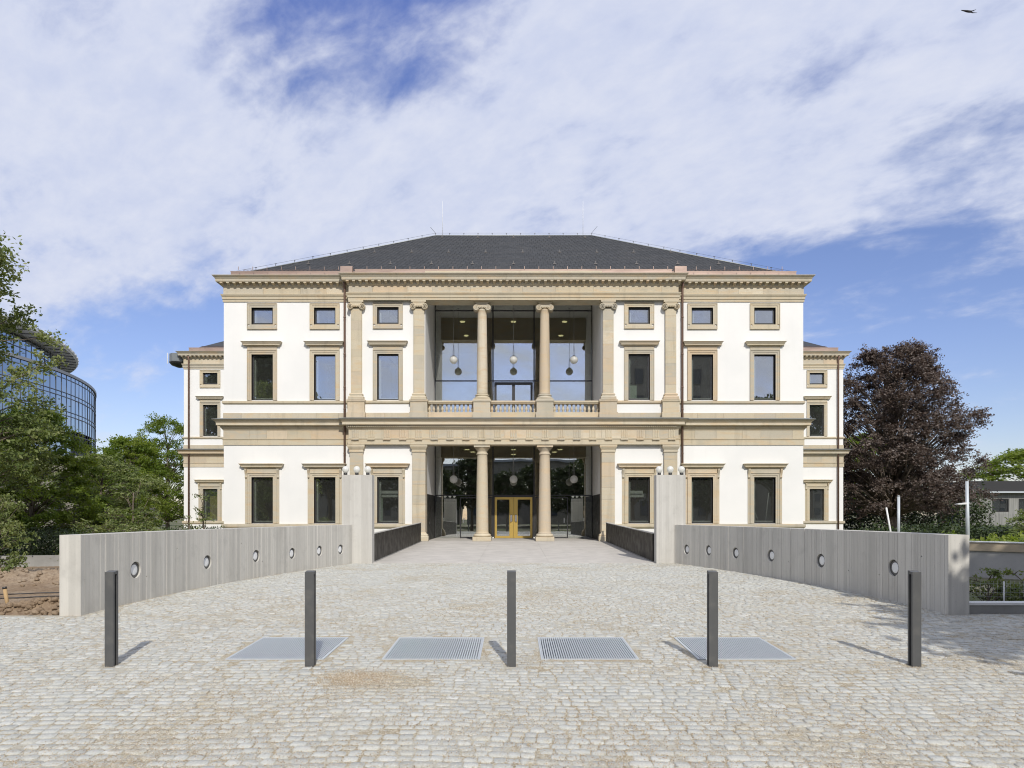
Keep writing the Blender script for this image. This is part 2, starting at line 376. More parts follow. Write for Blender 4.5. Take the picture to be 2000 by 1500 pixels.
def leafmat(name, stops, trans=0.35, ttint=(1.3, 1.35, 0.6)):
    m = bpy.data.materials.new(name); m.use_nodes = True; t = NT(m.node_tree)
    c = t.ramp(attr(t), stops)
    b = t.new('ShaderNodeBsdfPrincipled', inp={'Base Color': c, 'Roughness': 0.5, 'Specular IOR Level': 0.35})
    tl = t.new('ShaderNodeBsdfTranslucent', inp={'Color': t.mix(1.0, c, ttint, 'MULTIPLY')})
    mx = t.new('ShaderNodeMixShader', inp={0: trans, 1: b.outputs[0], 2: tl.outputs[0]})
    t.new('ShaderNodeOutputMaterial', inp={0: mx.outputs[0]}); return m
M_LEAF = leafmat('green_leaf', [(0, (0.085, 0.14, 0.025)), (0.5, (0.165, 0.23, 0.040)), (1, (0.28, 0.33, 0.08))], 0.50, (1.45, 1.45, 0.6))
M_LEAF2 = leafmat('young_leaf', [(0, (0.09, 0.13, 0.036)), (0.5, (0.16, 0.20, 0.06)), (1, (0.28, 0.30, 0.13))])
M_LEAF3 = leafmat('bright_leaf', [(0, (0.11, 0.16, 0.025)), (0.5, (0.19, 0.25, 0.04)), (1, (0.29, 0.34, 0.08))], 0.45)
M_LEAFD = leafmat('darkened_leaf', [(0, (0.018, 0.030, 0.010)), (0.5, (0.040, 0.058, 0.018)), (1, (0.075, 0.095, 0.03))], 0.2)  # leaf green darkened so the trees mirrored in the panes stay dark
M_LEAFP = leafmat('copper_beech_leaf', [(0, (0.052, 0.039, 0.033)), (0.45, (0.104, 0.078, 0.064)), (0.8, (0.155, 0.122, 0.102)), (1, (0.24, 0.205, 0.185))], 0.20, (1.3, 0.9, 0.7))
M_HEDGE = leafmat('hedge_leaf', [(0, (0.02, 0.036, 0.012)), (0.6, (0.040, 0.062, 0.020)), (1, (0.07, 0.10, 0.03))], 0.2)

# ------------------------------------------------------------------ the ground: rises gently from the street to the forecourt
_gy = np.array([-60, -20, 0, 5.0, 8.12, 10.0, 11.6, 13.5, 16, 23.3, 60]); _gz = np.array([-0.9, -0.8, -0.50, -0.285, -0.15, -0.09, -0.05, -0.018, 0.0, 0.0, 0.0])
def gz(y):
    y = np.asarray(y, float); return sum(np.interp(y + d, _gy, _gz) for d in (-1.0, -0.5, 0, 0.5, 1.0)) / 5.0
def px(x, y, Y): return ((x - CX) * Y / F, Y, EYE + (HY - y) * Y / F)        # photograph pixel at depth Y -> a point

# ------------------------------------------------------------------ ground, paving, deck (setting)
rng = np.random.default_rng(7)
def grid_mesh(name, xs, ys, zf, mat, smooth=True):
    X, Y = np.meshgrid(xs, ys); Z = zf(X, Y)
    v = np.stack([X, Y, Z], -1).reshape(-1, 3); nx, ny = len(xs), len(ys)
    i = (np.arange(ny - 1)[:, None] * nx + np.arange(nx - 1)[None, :]).ravel()
    q = np.stack([i, i + 1, i + nx + 1, i + nx], 1)
    return mesh_np(name, v, q.ravel(), np.full(len(q), 4), mat, smooth)

gx = np.concatenate([np.linspace(-900, -60, 8), np.linspace(-40, 40, 21), np.linspace(60, 900, 8)])
gy_ = np.concatenate([np.linspace(-300, -60, 5), np.linspace(-50, 60, 111), np.linspace(80, 1600, 12)])
tag(obj('ground', grid_mesh('ground', gx, gy_, lambda X, Y: gz(Y) - 0.20, M_GROUND)), kind='structure')

A0, A1, A2 = np.array((-7.51, 11.55)), np.array((-7.5, 17.3)), np.array((-5.62, 23.22))      # left wall, inner face (quadratic curve)
B0, B1, B2 = np.array((7.59, 11.62)), np.array((7.55, 17.3)), np.array((5.62, 23.22))
def curve(P, t): t = np.asarray(t)[..., None]; return (1 - t) ** 2 * P[0] + 2 * t * (1 - t) * P[1] + t * t * P[2]
_tt = np.linspace(0, 1, 200); _cl = curve((A0, A1, A2), _tt); _cr = curve((B0, B1, B2), _tt)
def xlim(y):
    l = np.where(y < A0[1], -16.0, np.interp(y, _cl[:, 1], _cl[:, 0])); r = np.where(y < B0[1], 16.0, np.interp(y, _cr[:, 1], _cr[:, 0]))
    return l, r

GRATES = [(-3.04, 8.46, 9.74), (-1.05, 8.46, 9.74), (0.975, 8.46, 9.74), (2.97, 8.46, 9.74)]; GW = 0.625
BOLL_X = [-4.935, -2.493, -0.025, 2.442, 4.922]; BOLL_Y = 8.12
bx_ = sorted(set(np.round(np.concatenate([np.linspace(-16, 16, 33)] + [[g[0] - GW, g[0] + GW] for g in GRATES]), 4)))
by_ = sorted(set(np.round(np.concatenate([np.linspace(-12, 11.6, 60), [8.46, 9.74]]), 4)))
bv = [(x, y_, float(gz(y_)) - 0.006) for y_ in by_ for x in bx_]; bq = []
for j in range(len(by_) - 1):
    for i in range(len(bx_) - 1):
        mx_, my_ = (bx_[i] + bx_[i + 1]) / 2, (by_[j] + by_[j + 1]) / 2
        if any(abs(mx_ - g[0]) < GW and g[1] < my_ < g[2] for g in GRATES): continue
        k = j * len(bx_) + i; bq.append((k, k + 1, k + len(bx_) + 1, k + len(bx_)))
paving = tag(obj('cobblestone_paving', mesh_np('sand_bed', bv, np.array(bq).ravel(), np.full(len(bq), 4), M_SAND, True)), 'pale granite cobblestone forecourt with sand in its joints', None, kind='structure')
yy = np.linspace(11.6, 23.25, 60)
vv = []; lo, hi = xlim(yy)
for i, y in enumerate(yy):
    for k in range(13): vv.append((lo[i] - 0.1 + (hi[i] - lo[i] + 0.2) * k / 12, y, gz(y) - 0.006))
q = [(r * 13 + k, r * 13 + k + 1, (r + 1) * 13 + k + 1, (r + 1) * 13 + k) for r in range(59) for k in range(12)]
obj('sand_bed', mesh_np('sand_bed', vv, np.array(q).ravel(), np.full(len(q), 4), M_SAND, True), None, paving)

# stones in rows; each an eight-sided block with a worn edge
st = []
y = 4.3
while y < 23.15:
    pitch = 0.112 + rng.uniform(-0.006, 0.010); yc = y + pitch / 2
    l, r = xlim(np.array([yc])); lim = 1.0 + 0.80 * yc
    l, r = max(l[0], -lim), min(r[0], lim)
    x = l + rng.uniform(0, 0.1)
    while x < r - 0.04:
        ln = rng.choice([0.105, 0.12, 0.135, 0.15, 0.165, 0.19], p=[.12, .22, .26, .2, .14, .06]) * rng.uniform(0.94, 1.06)
        xc = x + ln / 2
        wob = 0.10 * math.sin(xc * 0.55 + 0.25 * yc + 0.8) + 0.035 * math.sin(xc * 1.9 + yc * 0.6)
        ok = not any(abs(xc - g[0]) < GW + ln * 0.42 + 0.02 and g[1] - 0.075 < yc + wob < g[2] + 0.075 for g in GRATES)
        ok = ok and not any(abs(xc - bx) < 0.1 and abs(yc + wob - BOLL_Y - 0.05) < 0.09 for bx in BOLL_X)
        if ok: st.append((xc, yc + wob, ln, pitch))
        x += ln
    y += pitch
st = np.array(st); NS = len(st)
ang8 = np.array([(-1, -.62), (-.68, -1), (.68, -1), (1, -.62), (1, .62), (.68, 1), (-.68, 1), (-1, .62)])
def stones(S, seed):
    g = np.random.default_rng(seed); n = len(S)
    o = ang8[None] * np.stack([S[:, 2] - 0.002, S[:, 3] - 0.003], 1)[:, None] / 2
    o = o * g.uniform(0.84, 1.06, (n, 8, 1)) * g.uniform(0.93, 1.03, (n, 1, 2))
    ra = g.normal(0, 0.06, n) + 0.055 * np.cos(S[:, 0] * 0.55 + 0.25 * S[:, 1] + 0.8); ca, sa = np.cos(ra)[:, None], np.sin(ra)[:, None]
    o = np.stack([o[..., 0] * ca - o[..., 1] * sa, o[..., 0] * sa + o[..., 1] * ca], -1)
    top = g.normal(0, 0.0036, n); tx, ty = g.normal(0, 0.022, (2, n))
    rings = []
    for f, dz in ((1.0, -0.05), (0.985, -0.006), (0.88, 0.0)):
        z = top[:, None] + dz + (tx[:, None] * o[..., 0] + ty[:, None] * o[..., 1]) + 0.04 * o[..., 1] * (S[:, 1] < 11)[:, None]
        rings.append(np.concatenate([o * f, z[..., None]], -1))
    return np.concatenate(rings, 1), g.uniform(0, 1, n)
SF = []
for a in (0, 8):
    for k in range(8): SF.append((a + k, a + (k + 1) % 8, a + 8 + (k + 1) % 8, a + 8 + k))
def stone_mesh(V, tint, name):
    n = len(V); quads = np.array(SF)[None] + (np.arange(n) * 24)[:, None, None]
    tops = np.arange(16, 24)[None] + (np.arange(n) * 24)[:, None]
    loops = np.concatenate([quads.reshape(n, -1), tops], 1).ravel()
    sizes = np.tile(np.array([4] * 16 + [8]), n)
    return mesh_np(name, V.reshape(-1, 3), loops, sizes, M_COBBLE, False, np.repeat(tint, 24))
inview = (np.abs(st[:, 0]) < 0.768 * st[:, 1]) & (st[:, 1] > 5.17)
order = np.argsort(np.where(inview, st[:, 1], 1e9))
near = np.zeros(NS, bool); near[order[:290]] = True
V, tn = stones(st[~near], 3); S2 = st[~near]
V = V + np.stack([S2[:, 0], S2[:, 1], gz(S2[:, 1])], 1)[:, None]
tag(obj('cobblestones', stone_mesh(V, tn, 'cobblestones'), None, paving), kind='stuff')
var = []
for k in range(30):
    Vk, tk = stones(np.array([[0, 6.0, 0.105 + 0.003 * k, 0.113]]), 100 + k); var.append(stone_mesh(Vk, np.array([(k * 0.618) % 1.0]), 'cobblestone'))
for s in st[near]:
    k = int(np.clip(round((s[2] - 0.105) / 0.003) + rng.integers(-1, 2), 0, 29))
    obj('cobblestone', var[k], None, paving, loc=(s[0], s[1], float(gz(s[1]))))
# loose grit lying in the joints and drifting over the stones
NG = 75000
gy2 = 5.0 + 9.0 * rng.uniform(0, 1, NG * 3) ** 1.3; gx2 = rng.uniform(-1, 1, NG * 3) * (0.8 * gy2 + 0.3)
dens = np.array([mnoise.fractal(Vector((a * 0.55, b * 0.9, 0.0)), 0.6, 2.0, 4) for a, b in zip(gx2, gy2)])
l, r = xlim(gy2)
keep = (rng.uniform(-0.65, 0.6, len(gx2)) < dens) & (gx2 > l) & (gx2 < r)
for g in GRATES: keep &= ~((np.abs(gx2 - g[0]) < GW) & (gy2 > g[1]) & (gy2 < g[2]))
sp = rng.normal(0, 1, (5200, 2)) * np.array([0.27, 0.16]) + np.array([-1.78, 7.6])
gx2 = np.concatenate([gx2[keep][:NG], sp[:, 0]]); gy2 = np.concatenate([gy2[keep][:NG], sp[:, 1]]); n = len(gx2)
cs = st[(st[:, 1] < 14.5) & (rng.uniform(0, 1, NS) < 0.8)]; rep = 6                       # clusters in the corners of the joints
cd = np.array([mnoise.fractal(Vector((a * 0.9, b * 1.2, 5.0)), 0.6, 2.0, 4) for a, b in cs[:, :2]])
cs = cs[cd > rng.uniform(-0.75, 0.35, len(cs))]
jx = (cs[:, 0] + cs[:, 2] / 2)[:, None] + rng.normal(0, 0.016, (len(cs), rep)); jy = (cs[:, 1] + cs[:, 3] / 2)[:, None] + rng.normal(0, 0.011, (len(cs), rep))
gx2 = np.concatenate([gx2, jx.ravel()]); gy2 = np.concatenate([gy2, jy.ravel()])
okg = np.ones(len(gx2), bool)
for g in GRATES: okg &= ~((np.abs(gx2 - g[0]) < GW) & (gy2 > g[1]) & (gy2 < g[2]))
gx2, gy2 = gx2[okg], gy2[okg]; n = len(gx2)
sz = rng.uniform(0.002, 0.0062, n)
tet = np.array([(1, 0, -0.6), (-0.6, 0.9, -0.6), (-0.5, -0.9, -0.6), (0.1, 0.1, 0.9)])
ra = rng.uniform(0, 6.28, n); R = np.stack([np.cos(ra), -np.sin(ra), np.sin(ra), np.cos(ra)], 1).reshape(n, 2, 2)
txy = np.einsum('nij,kj->nki', R, tet[:, :2]); tv = np.concatenate([txy, np.tile(tet[None, :, 2:], (n, 1, 1))], -1) * sz[:, None, None]
tv += np.stack([gx2, gy2, gz(gy2) + 0.002 + 0.3 * sz], 1)[:, None]
tf = np.array([(0, 1, 3), (1, 2, 3), (2, 0, 3)])[None] + (np.arange(n) * 4)[:, None, None]
tag(obj('grit', mesh_np('grit', tv.reshape(-1, 3), tf.ravel(), np.full(n * 3, 3), M_GRIT, False, np.repeat(rng.uniform(0, 1, n), 4)), None, paving), kind='stuff')

def dz(Y): return np.interp(Y, [23.25, 36.0], [0.012, 0.26])                # top of the entrance bridge
m = MB(); DX = 4.93
for j in range(8):
    for k in range(3):
        ya, yb = 23.25 + 12.55 * j / 8 + 0.004, 23.25 + 12.55 * (j + 1) / 8 - 0.004; xa, xb = [(-DX, -1.25), (-1.245, 1.245), (1.25, DX)][k]
        vs = [(x, yq, dz(yq) + h) for h in (-0.3, 0) for yq in (ya, yb) for x in (xa, xb)]
        m.add(vs, [(0, 2, 3, 1), (4, 5, 7, 6), (0, 1, 5, 4), (2, 6, 7, 3), (0, 4, 6, 2), (1, 3, 7, 5)])
tag(m.obj('bridge_deck', M_DECK), 'pale concrete deck of the entrance bridge between black parapets', None, kind='structure')

# ------------------------------------------------------------------ the palace
palace = thing('palace', 'white plastered palace with sandstone columns, two-storey loggia and slate hipped roof', 'building', (0, 36.3, 0))
XS, YS, XC, YC, YWC = 15.8, 36.3, 8.9, 36.0, 36.2
XW, YW = 26.25, 53.0
MAINP = [(-XS, 56), (-XS, YS), (-XC, YS), (-XC, YC), (XC, YC), (XC, YS), (XS, YS), (XS, 56)]
WINGL = [(-XW, 72), (-XW, YW), (-XS + 0.02, YW)]; WINGR = [(XS - 0.02, YW), (XW, YW), (XW, 72)]

def wall_panel(mb, x0, x1, z0, z1, yf, th, holes):
    """plaster wall with rectangular openings, its front at yf, made of boxes round the openings' grid"""
    xs = sorted({x0, x1, *[h[0] for h in holes], *[h[1] for h in holes]}); zs = sorted({z0, z1, *[h[2] for h in holes], *[h[3] for h in holes]})
    inside = lambda xa, za: any(h[0] < xa < h[1] and h[2] < za < h[3] for h in holes)
    I = {}; nx, nz = len(xs), len(zs)
    solid = [[not inside((xs[i] + xs[i + 1]) / 2, (zs[j] + zs[j + 1]) / 2) for j in range(nz - 1)] for i in range(nx - 1)]
    for i in range(nx - 1):
        for j in range(nz - 1):
            if not solid[i][j]: continue
            a, b, c, d = xs[i], xs[i + 1], zs[j], zs[j + 1]
            mb.add([(a, yf, c), (b, yf, c), (b, yf, d), (a, yf, d)], [(0, 1, 2, 3)])
            mb.add([(a, yf + th, c), (b, yf + th, c), (b, yf + th, d), (a, yf + th, d)], [(3, 2, 1, 0)])
            for (di, dj, q) in ((-1, 0, (a, a, c, d)), (1, 0, (b, b, c, d)), (0, -1, (a, b, c, c)), (0, 1, (a, b, d, d))):
                ii, jj = i + di, j + dj
                if 0 <= ii < nx - 1 and 0 <= jj < nz - 1 and solid[ii][jj]: continue
                xa, xb, za, zb = q
                mb.add([(xa, yf, za), (xb, yf, zb), (xb, yf + th, zb), (xa, yf + th, za)], [(0, 1, 2, 3) if (di == -1 or dj == 1) else (3, 2, 1, 0)])
    return mb

OW = 0.585
def holes_at(cx): return [(cx - OW, cx + OW, a, b) for a, b in ((1.21, 3.74), (7.93, 10.43), (12.06, 12.98))]
WX = [6.83, 10.29, 13.70]
for s in (-1, 1):
    a, b = sorted((s * XS, s * XC))
    wall_panel(MB(), a, b, -0.6, 14.3, YS, 0.45, holes_at(s * WX[1]) + holes_at(s * WX[2])).obj('wall', M_PLASTER, palace)
    a, b = sorted((s * XC, s * 4.80))
    wall_panel(MB(), a, b, -0.6, 14.3, YWC, 0.45, holes_at(s * WX[0])).obj('wall', M_PLASTER, palace)
    m = MB(); a, b = sorted((s * XS, s * (XS - 0.45))); m.box(a, b, YS + 0.451, 56, -0.6, 14.3); m.obj('wall', M_PLASTER, palace)          # flank
    m = MB(); a, b = sorted((s * 4.80, s * 5.15)); m.box(a, b, YWC + 0.452, 40.6, 2.85, 14.9); m.obj('wall', M_PLASTER, palace)              # loggia side wall
    m = MB(); a, b = sorted((s * 4.795, s * 5.15)); m.box(a, b, YWC + 0.452, 40.6, -0.3, 2.848); o = m.obj('cladding', M_BLACK, palace)
    MB().box(min(s * 4.775, s * 4.79), max(s * 4.775, s * 4.79), 38.0, 38.03, 1.15, 1.3).obj('handle', M_STEEL, o)
    a, b = sorted((s * XW, s * (XS - 0.3)))
    wall_panel(MB(), a, b, -0.6, 14.3, YW, 0.45, holes_at(s * 24.15)).obj('wall', M_PLASTER, palace)
    m = MB(); a, b = sorted((s * XW, s * (XW - 0.45))); m.box(a, b, YW + 0.451, 72, -0.6, 14.3); m.obj('wall', M_PLASTER, palace)
# rooms behind the windows: floors, ceilings, back walls
for s in (-1, 1):
    for z0, z1 in ((-0.4, 0.3), (5.7, 6.5), (11.2, 11.5), (14.31, 14.5)):
        a, b = sorted((s * 5.151, s * (XS - 0.451))); MB().box(a, b, YS + 0.46, 42.5, z0, z1).obj('floor_slab', M_INT, palace)
        a, b = sorted((s * 17.0, s * (XW - 0.451))); MB().box(a, b, YW + 0.46, 59, z0, z1).obj('floor_slab', M_INT, palace)
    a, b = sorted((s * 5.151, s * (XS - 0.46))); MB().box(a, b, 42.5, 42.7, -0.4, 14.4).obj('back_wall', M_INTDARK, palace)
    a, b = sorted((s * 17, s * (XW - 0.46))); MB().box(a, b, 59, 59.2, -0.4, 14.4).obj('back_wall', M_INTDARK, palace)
    for xx in (8.55, 12.0): MB().box(s * xx - 0.1, s * xx + 0.1, YS + 0.47, 42.49, 0.31, 14.3).obj('room_wall', M_INT, palace)
    a = s * 6.83; MB().box(a - 0.50, a + 0.53 - (0.2 if s > 0 else 0), 36.86, 36.94, 2.86, 3.02).box(a - 0.50, a + 0.53, 36.95, 37.05, 2.66, 2.86).obj('blind', M_INTWHITE, palace)
    MB().box(a - 0.53, a - 0.43, 36.87, 37.0, 1.3, 2.6).obj('lining', M_INTGREEN, palace)
MB().box(6.3, 6.82, 36.88, 36.95, 7.95, 8.85).obj('room_panel', M_INTGREEN, palace)
MB().box(-24.45, -23.62, YW + 0.62, YW + 0.68, 1.25, 3.2).obj('curtain', M_CURTAIN, palace)
MB().tube([(13.62, 36.95, 1.25), (13.28, 36.85, 2.05)], 0.022, 6).obj('leaning_pole', M_INTWHITE, palace); MB().tube([(13.98, 36.95, 1.25), (14.12, 36.85, 2.9)], 0.022, 6).obj('leaning_pole', M_INTWHITE, palace)
# the hall behind the loggia
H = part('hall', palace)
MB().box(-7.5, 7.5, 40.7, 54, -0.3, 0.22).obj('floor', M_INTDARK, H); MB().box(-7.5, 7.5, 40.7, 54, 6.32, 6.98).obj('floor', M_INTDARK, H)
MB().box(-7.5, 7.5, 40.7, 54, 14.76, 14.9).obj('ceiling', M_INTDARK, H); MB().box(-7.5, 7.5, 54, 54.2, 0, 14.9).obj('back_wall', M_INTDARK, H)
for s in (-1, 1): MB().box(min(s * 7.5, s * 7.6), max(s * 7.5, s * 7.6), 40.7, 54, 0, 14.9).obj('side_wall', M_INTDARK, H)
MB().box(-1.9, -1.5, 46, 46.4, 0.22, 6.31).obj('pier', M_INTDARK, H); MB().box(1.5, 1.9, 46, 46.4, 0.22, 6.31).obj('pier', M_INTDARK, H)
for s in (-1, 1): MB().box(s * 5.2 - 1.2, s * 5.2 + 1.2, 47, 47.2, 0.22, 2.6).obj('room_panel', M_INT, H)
dl = MB().lathe([(0.17, 0), (0.17, 0.03)], 16).mesh('downlight', M_LAMP)
for x, yq, z in [(-3.45, 45, 14.72), (0, 45, 14.72), (3.45, 45, 14.72), (-3.45, 48.5, 14.72), (3.45, 48.5, 14.72), (-3.3, 47.2, 6.285), (-3.0, 49, 6.285), (-2.7, 51, 6.285), (3.3, 47.2, 6.285), (3.0, 49, 6.285), (2.7, 51, 6.285), (0, 47.2, 6.285), (0, 51, 6.285)]:
    obj('downlight', dl, None, H, loc=(x, yq, z))
# loggia floors and ceilings, entablature beams over the columns
MB().box(-4.79, 4.79, 36.02, 40.69, -0.3, 0.258).obj('loggia_floor', M_DECK, palace)
MB().box(-4.79, 4.79, 36.86, 40.69, 6.5, 6.99).obj('balcony_floor', M_PLASTER, palace)
MB().box(-4.79, 4.79, 36.86, 40.69, 14.75, 14.92).obj('loggia_ceiling', M_PLASTER, palace)
MB().box(-4.795, 4.795, 36.04, 36.855, 5.485, 6.99).obj('beam', M_STONE, palace); MB().box(-4.795, 4.795, 36.04, 36.855, 13.285, 14.9).obj('beam', M_STONE, palace)

# ---- stone courses
CUBE = MB().box(-0.5, 0.5, -0.5, 0.5, -0.5, 0.5).mesh('stone_block', M_STONE)
def course(parent, x0, x1, yf, z0, z1, lmin=0.9, lmax=1.7, depth=0.12, seed=0, dzj=0.0):
    g = random.Random(seed); x = x0
    while x < x1 - 0.01:
        L = g.uniform(lmin, lmax)
        if x1 - x - L < lmin * 0.6: L = x1 - x
        pr = g.uniform(0, 0.005)
        obj('stone_block', CUBE, None, parent, loc=(x + L / 2, yf + depth / 2 - pr, (z0 + z1) / 2), scale=(L - 0.007, depth, z1 - z0 - 0.006)); x += L

P_ARCH = [(0.0, 13.285), (0.045, 13.29), (0.045, 13.42), (0.075, 13.425), (0.075, 13.555), (0.10, 13.57), (0.105, 13.60), (0.135, 13.655), (0.135, 13.69), (0.0, 13.70)]
P_BED = [(0.0, 14.07), (0.03, 14.075), (0.09, 14.13), (0.10, 14.15), (0.10, 14.30), (0.315, 14.305), (0.315, 14.33), (0.325, 14.335), (0.325, 14.445), (0.345, 14.45), (0.365, 14.50), (0.42, 14.555), (0.46, 14.60), (0.465, 14.625), (-0.30, 14.66)]
P_GUT = [(-0.30, 14.60), (-0.265, 14.62), (-0.265, 15.02), (-0.25, 15.03), (-0.25, 15.07), (-0.30, 15.07), (-0.32, 14.88), (-0.6, 14.88)]
P_ARC2 = [(0.0, 5.485), (0.045, 5.49), (0.045, 5.775), (0.075, 5.785), (0.08, 5.83), (0.0, 5.835)]
P_COR2 = [(0.0, 6.28), (0.03, 6.285), (0.06, 6.34), (0.11, 6.40), (0.14, 6.47), (0.14, 6.52), (0.29, 6.535), (0.30, 6.54), (0.30, 6.68), (0.32, 6.685), (0.345, 6.73), (0.41, 6.79), (0.44, 6.83)]
P_CAP2 = [(0.425, 6.832), (0.475, 6.834), (0.475, 6.862), (-0.02, 6.97)]
P_SILL = [(0.0, 7.70), (0.03, 7.72), (0.07, 7.76), (0.08, 7.79), (0.08, 7.88), (0.0, 7.905)]
P_SIL0 = [(0.0, 0.93), (0.04, 0.96), (0.09, 1.02), (0.10, 1.06), (0.10, 1.17), (0.0, 1.20)]
def entablatures(path, blocks, seed, central=None):
    E = part('entablature', palace)
    MB().sweep(P_ARCH, path).obj('architrave', M_STONE, E); MB().sweep(P_BED, path).obj('cornice', M_STONE, E); MB().sweep(P_GUT, path).obj('gutter', M_COPPER, E)
    for i, (x0, x1, yf) in enumerate(blocks): course(E, x0, x1, yf - 0.022, 13.70, 14.08, 1.1, 2.3, 0.1, seed + i)
    S = part('string_course', palace)
    MB().sweep(P_ARC2, path).obj('architrave', M_STONE, S); MB().sweep(P_COR2, path).obj('cornice', M_STONE, S); MB().sweep(P_CAP2, path).obj('cornice_cover', M_ZINC, S)
    for i, (x0, x1, yf) in enumerate(blocks): course(S, x0, x1, yf - 0.022, 5.835, 6.285, 0.9, 1.9, 0.1, seed + 10 + i)
    return E, S
L_BLK = [(-XS - 0.02, -XC, YS)]; C_BLK = [(-XC - 0.02, XC + 0.02, YC)]; R_BLK = [(XC, XS + 0.02, YS)]
E, S = entablatures(MAINP, L_BLK + C_BLK + R_BLK, 20)
EL, SL = entablatures(WINGL, [(-XW - 0.02, -XS - 0.3, YW)], 60); ER, SR = entablatures(WINGR, [(XS + 0.3, XW + 0.02, YW)], 80)
# backing behind the blocks on the flanks (plain stone bands)
for s in (-1, 1):
    for X, y0, y1, par in ((XS, YS, 56, (E, S)), (XW, YW, 72, ((EL, SL) if s < 0 else (ER, SR)))):
        a, b = sorted((s * (X + 0.022), s * X)); MB().box(a, b, y0 + 0.0, y1, 13.70, 14.08).obj('frieze', M_STONE, par[0]); MB().box(a, b, y0, y1, 5.835, 6.285).obj('frieze', M_STONE, par[1])
MB().box(-XC + 0.05, XC - 0.05, YC + 0.06, YWC + 0.01, 13.5, 14.6).obj('backing', M_JOINT, E); MB().box(-XC + 0.05, XC - 0.05, YC + 0.06, YWC + 0.01, 5.5, 6.95).obj('backing', M_JOINT, S)
# modillion blocks under the top cornice
dm = MB().add([(-.075, -.20, 0), (.075, -.20, 0), (.075, .02, 0), (-.075, .02, 0), (-.075, -.20, -.065), (.075, -.20, -.065), (.055, .02, -.15), (-.055, .02, -.15)],
              [(0, 1, 2, 3), (7, 6, 5, 4), (0, 4, 5, 1), (1, 5, 6, 2), (2, 6, 7, 3), (3, 7, 4, 0)]).mesh('dentil', M_STONE)
def dentils(par, x0, x1, yf, step=0.343):
    n = max(1, int(round((x1 - x0) / step)))
    for i in range(n): obj('dentil', dm, None, par, loc=(x0 + (i + 0.5) * (x1 - x0) / n, yf - 0.10, 14.298))
dentils(E, -XS - 0.2, -XC - 0.12, YS); dentils(E, -XC - 0.2, XC + 0.2, YC); dentils(E, XC + 0.12, XS + 0.2, YS)
dentils(EL, -XW - 0.2, -XS - 0.5, YW); dentils(ER, XS + 0.5, XW + 0.2, YW)
for s in (-1, 1):
    for i in range(12): obj('dentil', dm, None, E, loc=(s * (XS + 0.1), YS + 0.35 + 0.343 * i, 14.298), rot=(0, 0, -s * math.pi / 2))
# triglyphs with guttae, small dentils on the central string course
tg = MB()
for k in (-1, 0, 1): tg.add([(k * .125 - .05, 0, 0), (k * .125 + .05, 0, 0), (k * .125 + .03, -.022, 0), (k * .125 - .03, -.022, 0), (k * .125 - .05, 0, .43), (k * .125 + .05, 0, .43), (k * .125 + .03, -.022, .41), (k * .125 - .03, -.022, .41)],
                            [(3, 2, 6, 7), (0, 3, 7, 4), (2, 1, 5, 6), (4, 7, 6, 5), (0, 1, 2, 3)])
tg.box(-0.20, 0.20, -0.095, 0.0, -0.11, -0.055)
for k in range(6): tg.lathe([(0.024, -0.15), (0.017, -0.105)], 6, (-0.165 + 0.066 * k, -0.066, 0))
tgm = tg.mesh('triglyph', M_STONE)
for i in range(-10, 11): obj('triglyph', tgm, None, S, loc=(i * 0.855, YC - 0.0265, 5.85))
m = MB()
for i in range(int(2 * 8.9 / 0.11)): m.box(-8.9 + i * 0.11, -8.9 + i * 0.11 + 0.065, YC - 0.19, YC - 0.135, 6.42, 6.515)
m.obj('small_dentils', M_STONE, S)
# plain course above the string course, sill courses
B = part('band_course', palace)
course(B, -XS - 0.03, -XC - 0.02, YS - 0.035, 6.93, 7.236, 1.0, 2.4, 0.1, 31); course(B, XC + 0.02, XS + 0.03, YS - 0.035, 6.93, 7.236, 1.0, 2.4, 0.1, 32)
for s in (-1, 1):
    a, b = sorted((s * 5.6, s * 8.06)); course(B, a, b, YWC - 0.035, 6.93, 7.236, 1.0, 1.6, 0.1, 33 + s)
    a, b = sorted((s * (XW + 0.03), s * (XS + 0.4))); course(B, a, b, YW - 0.035, 6.93, 7.236, 1.0, 2.2, 0.1, 36 + s)
def band(prof, path): MB().sweep(prof, path).obj('sill_course', M_STONE, palace)
for prof in (P_SILL, P_SIL0):
    band(prof, [(-XS, 56), (-XS, YS), (-XC - 0.01, YS)]); band(prof, [(XC + 0.01, YS), (XS, YS), (XS, 56)])
    band(prof, [(-8.15, YWC), (-5.5, YWC)]); band(prof, [(5.5, YWC), (8.15, YWC)])
    band(prof, WINGL); band(prof, WINGR)

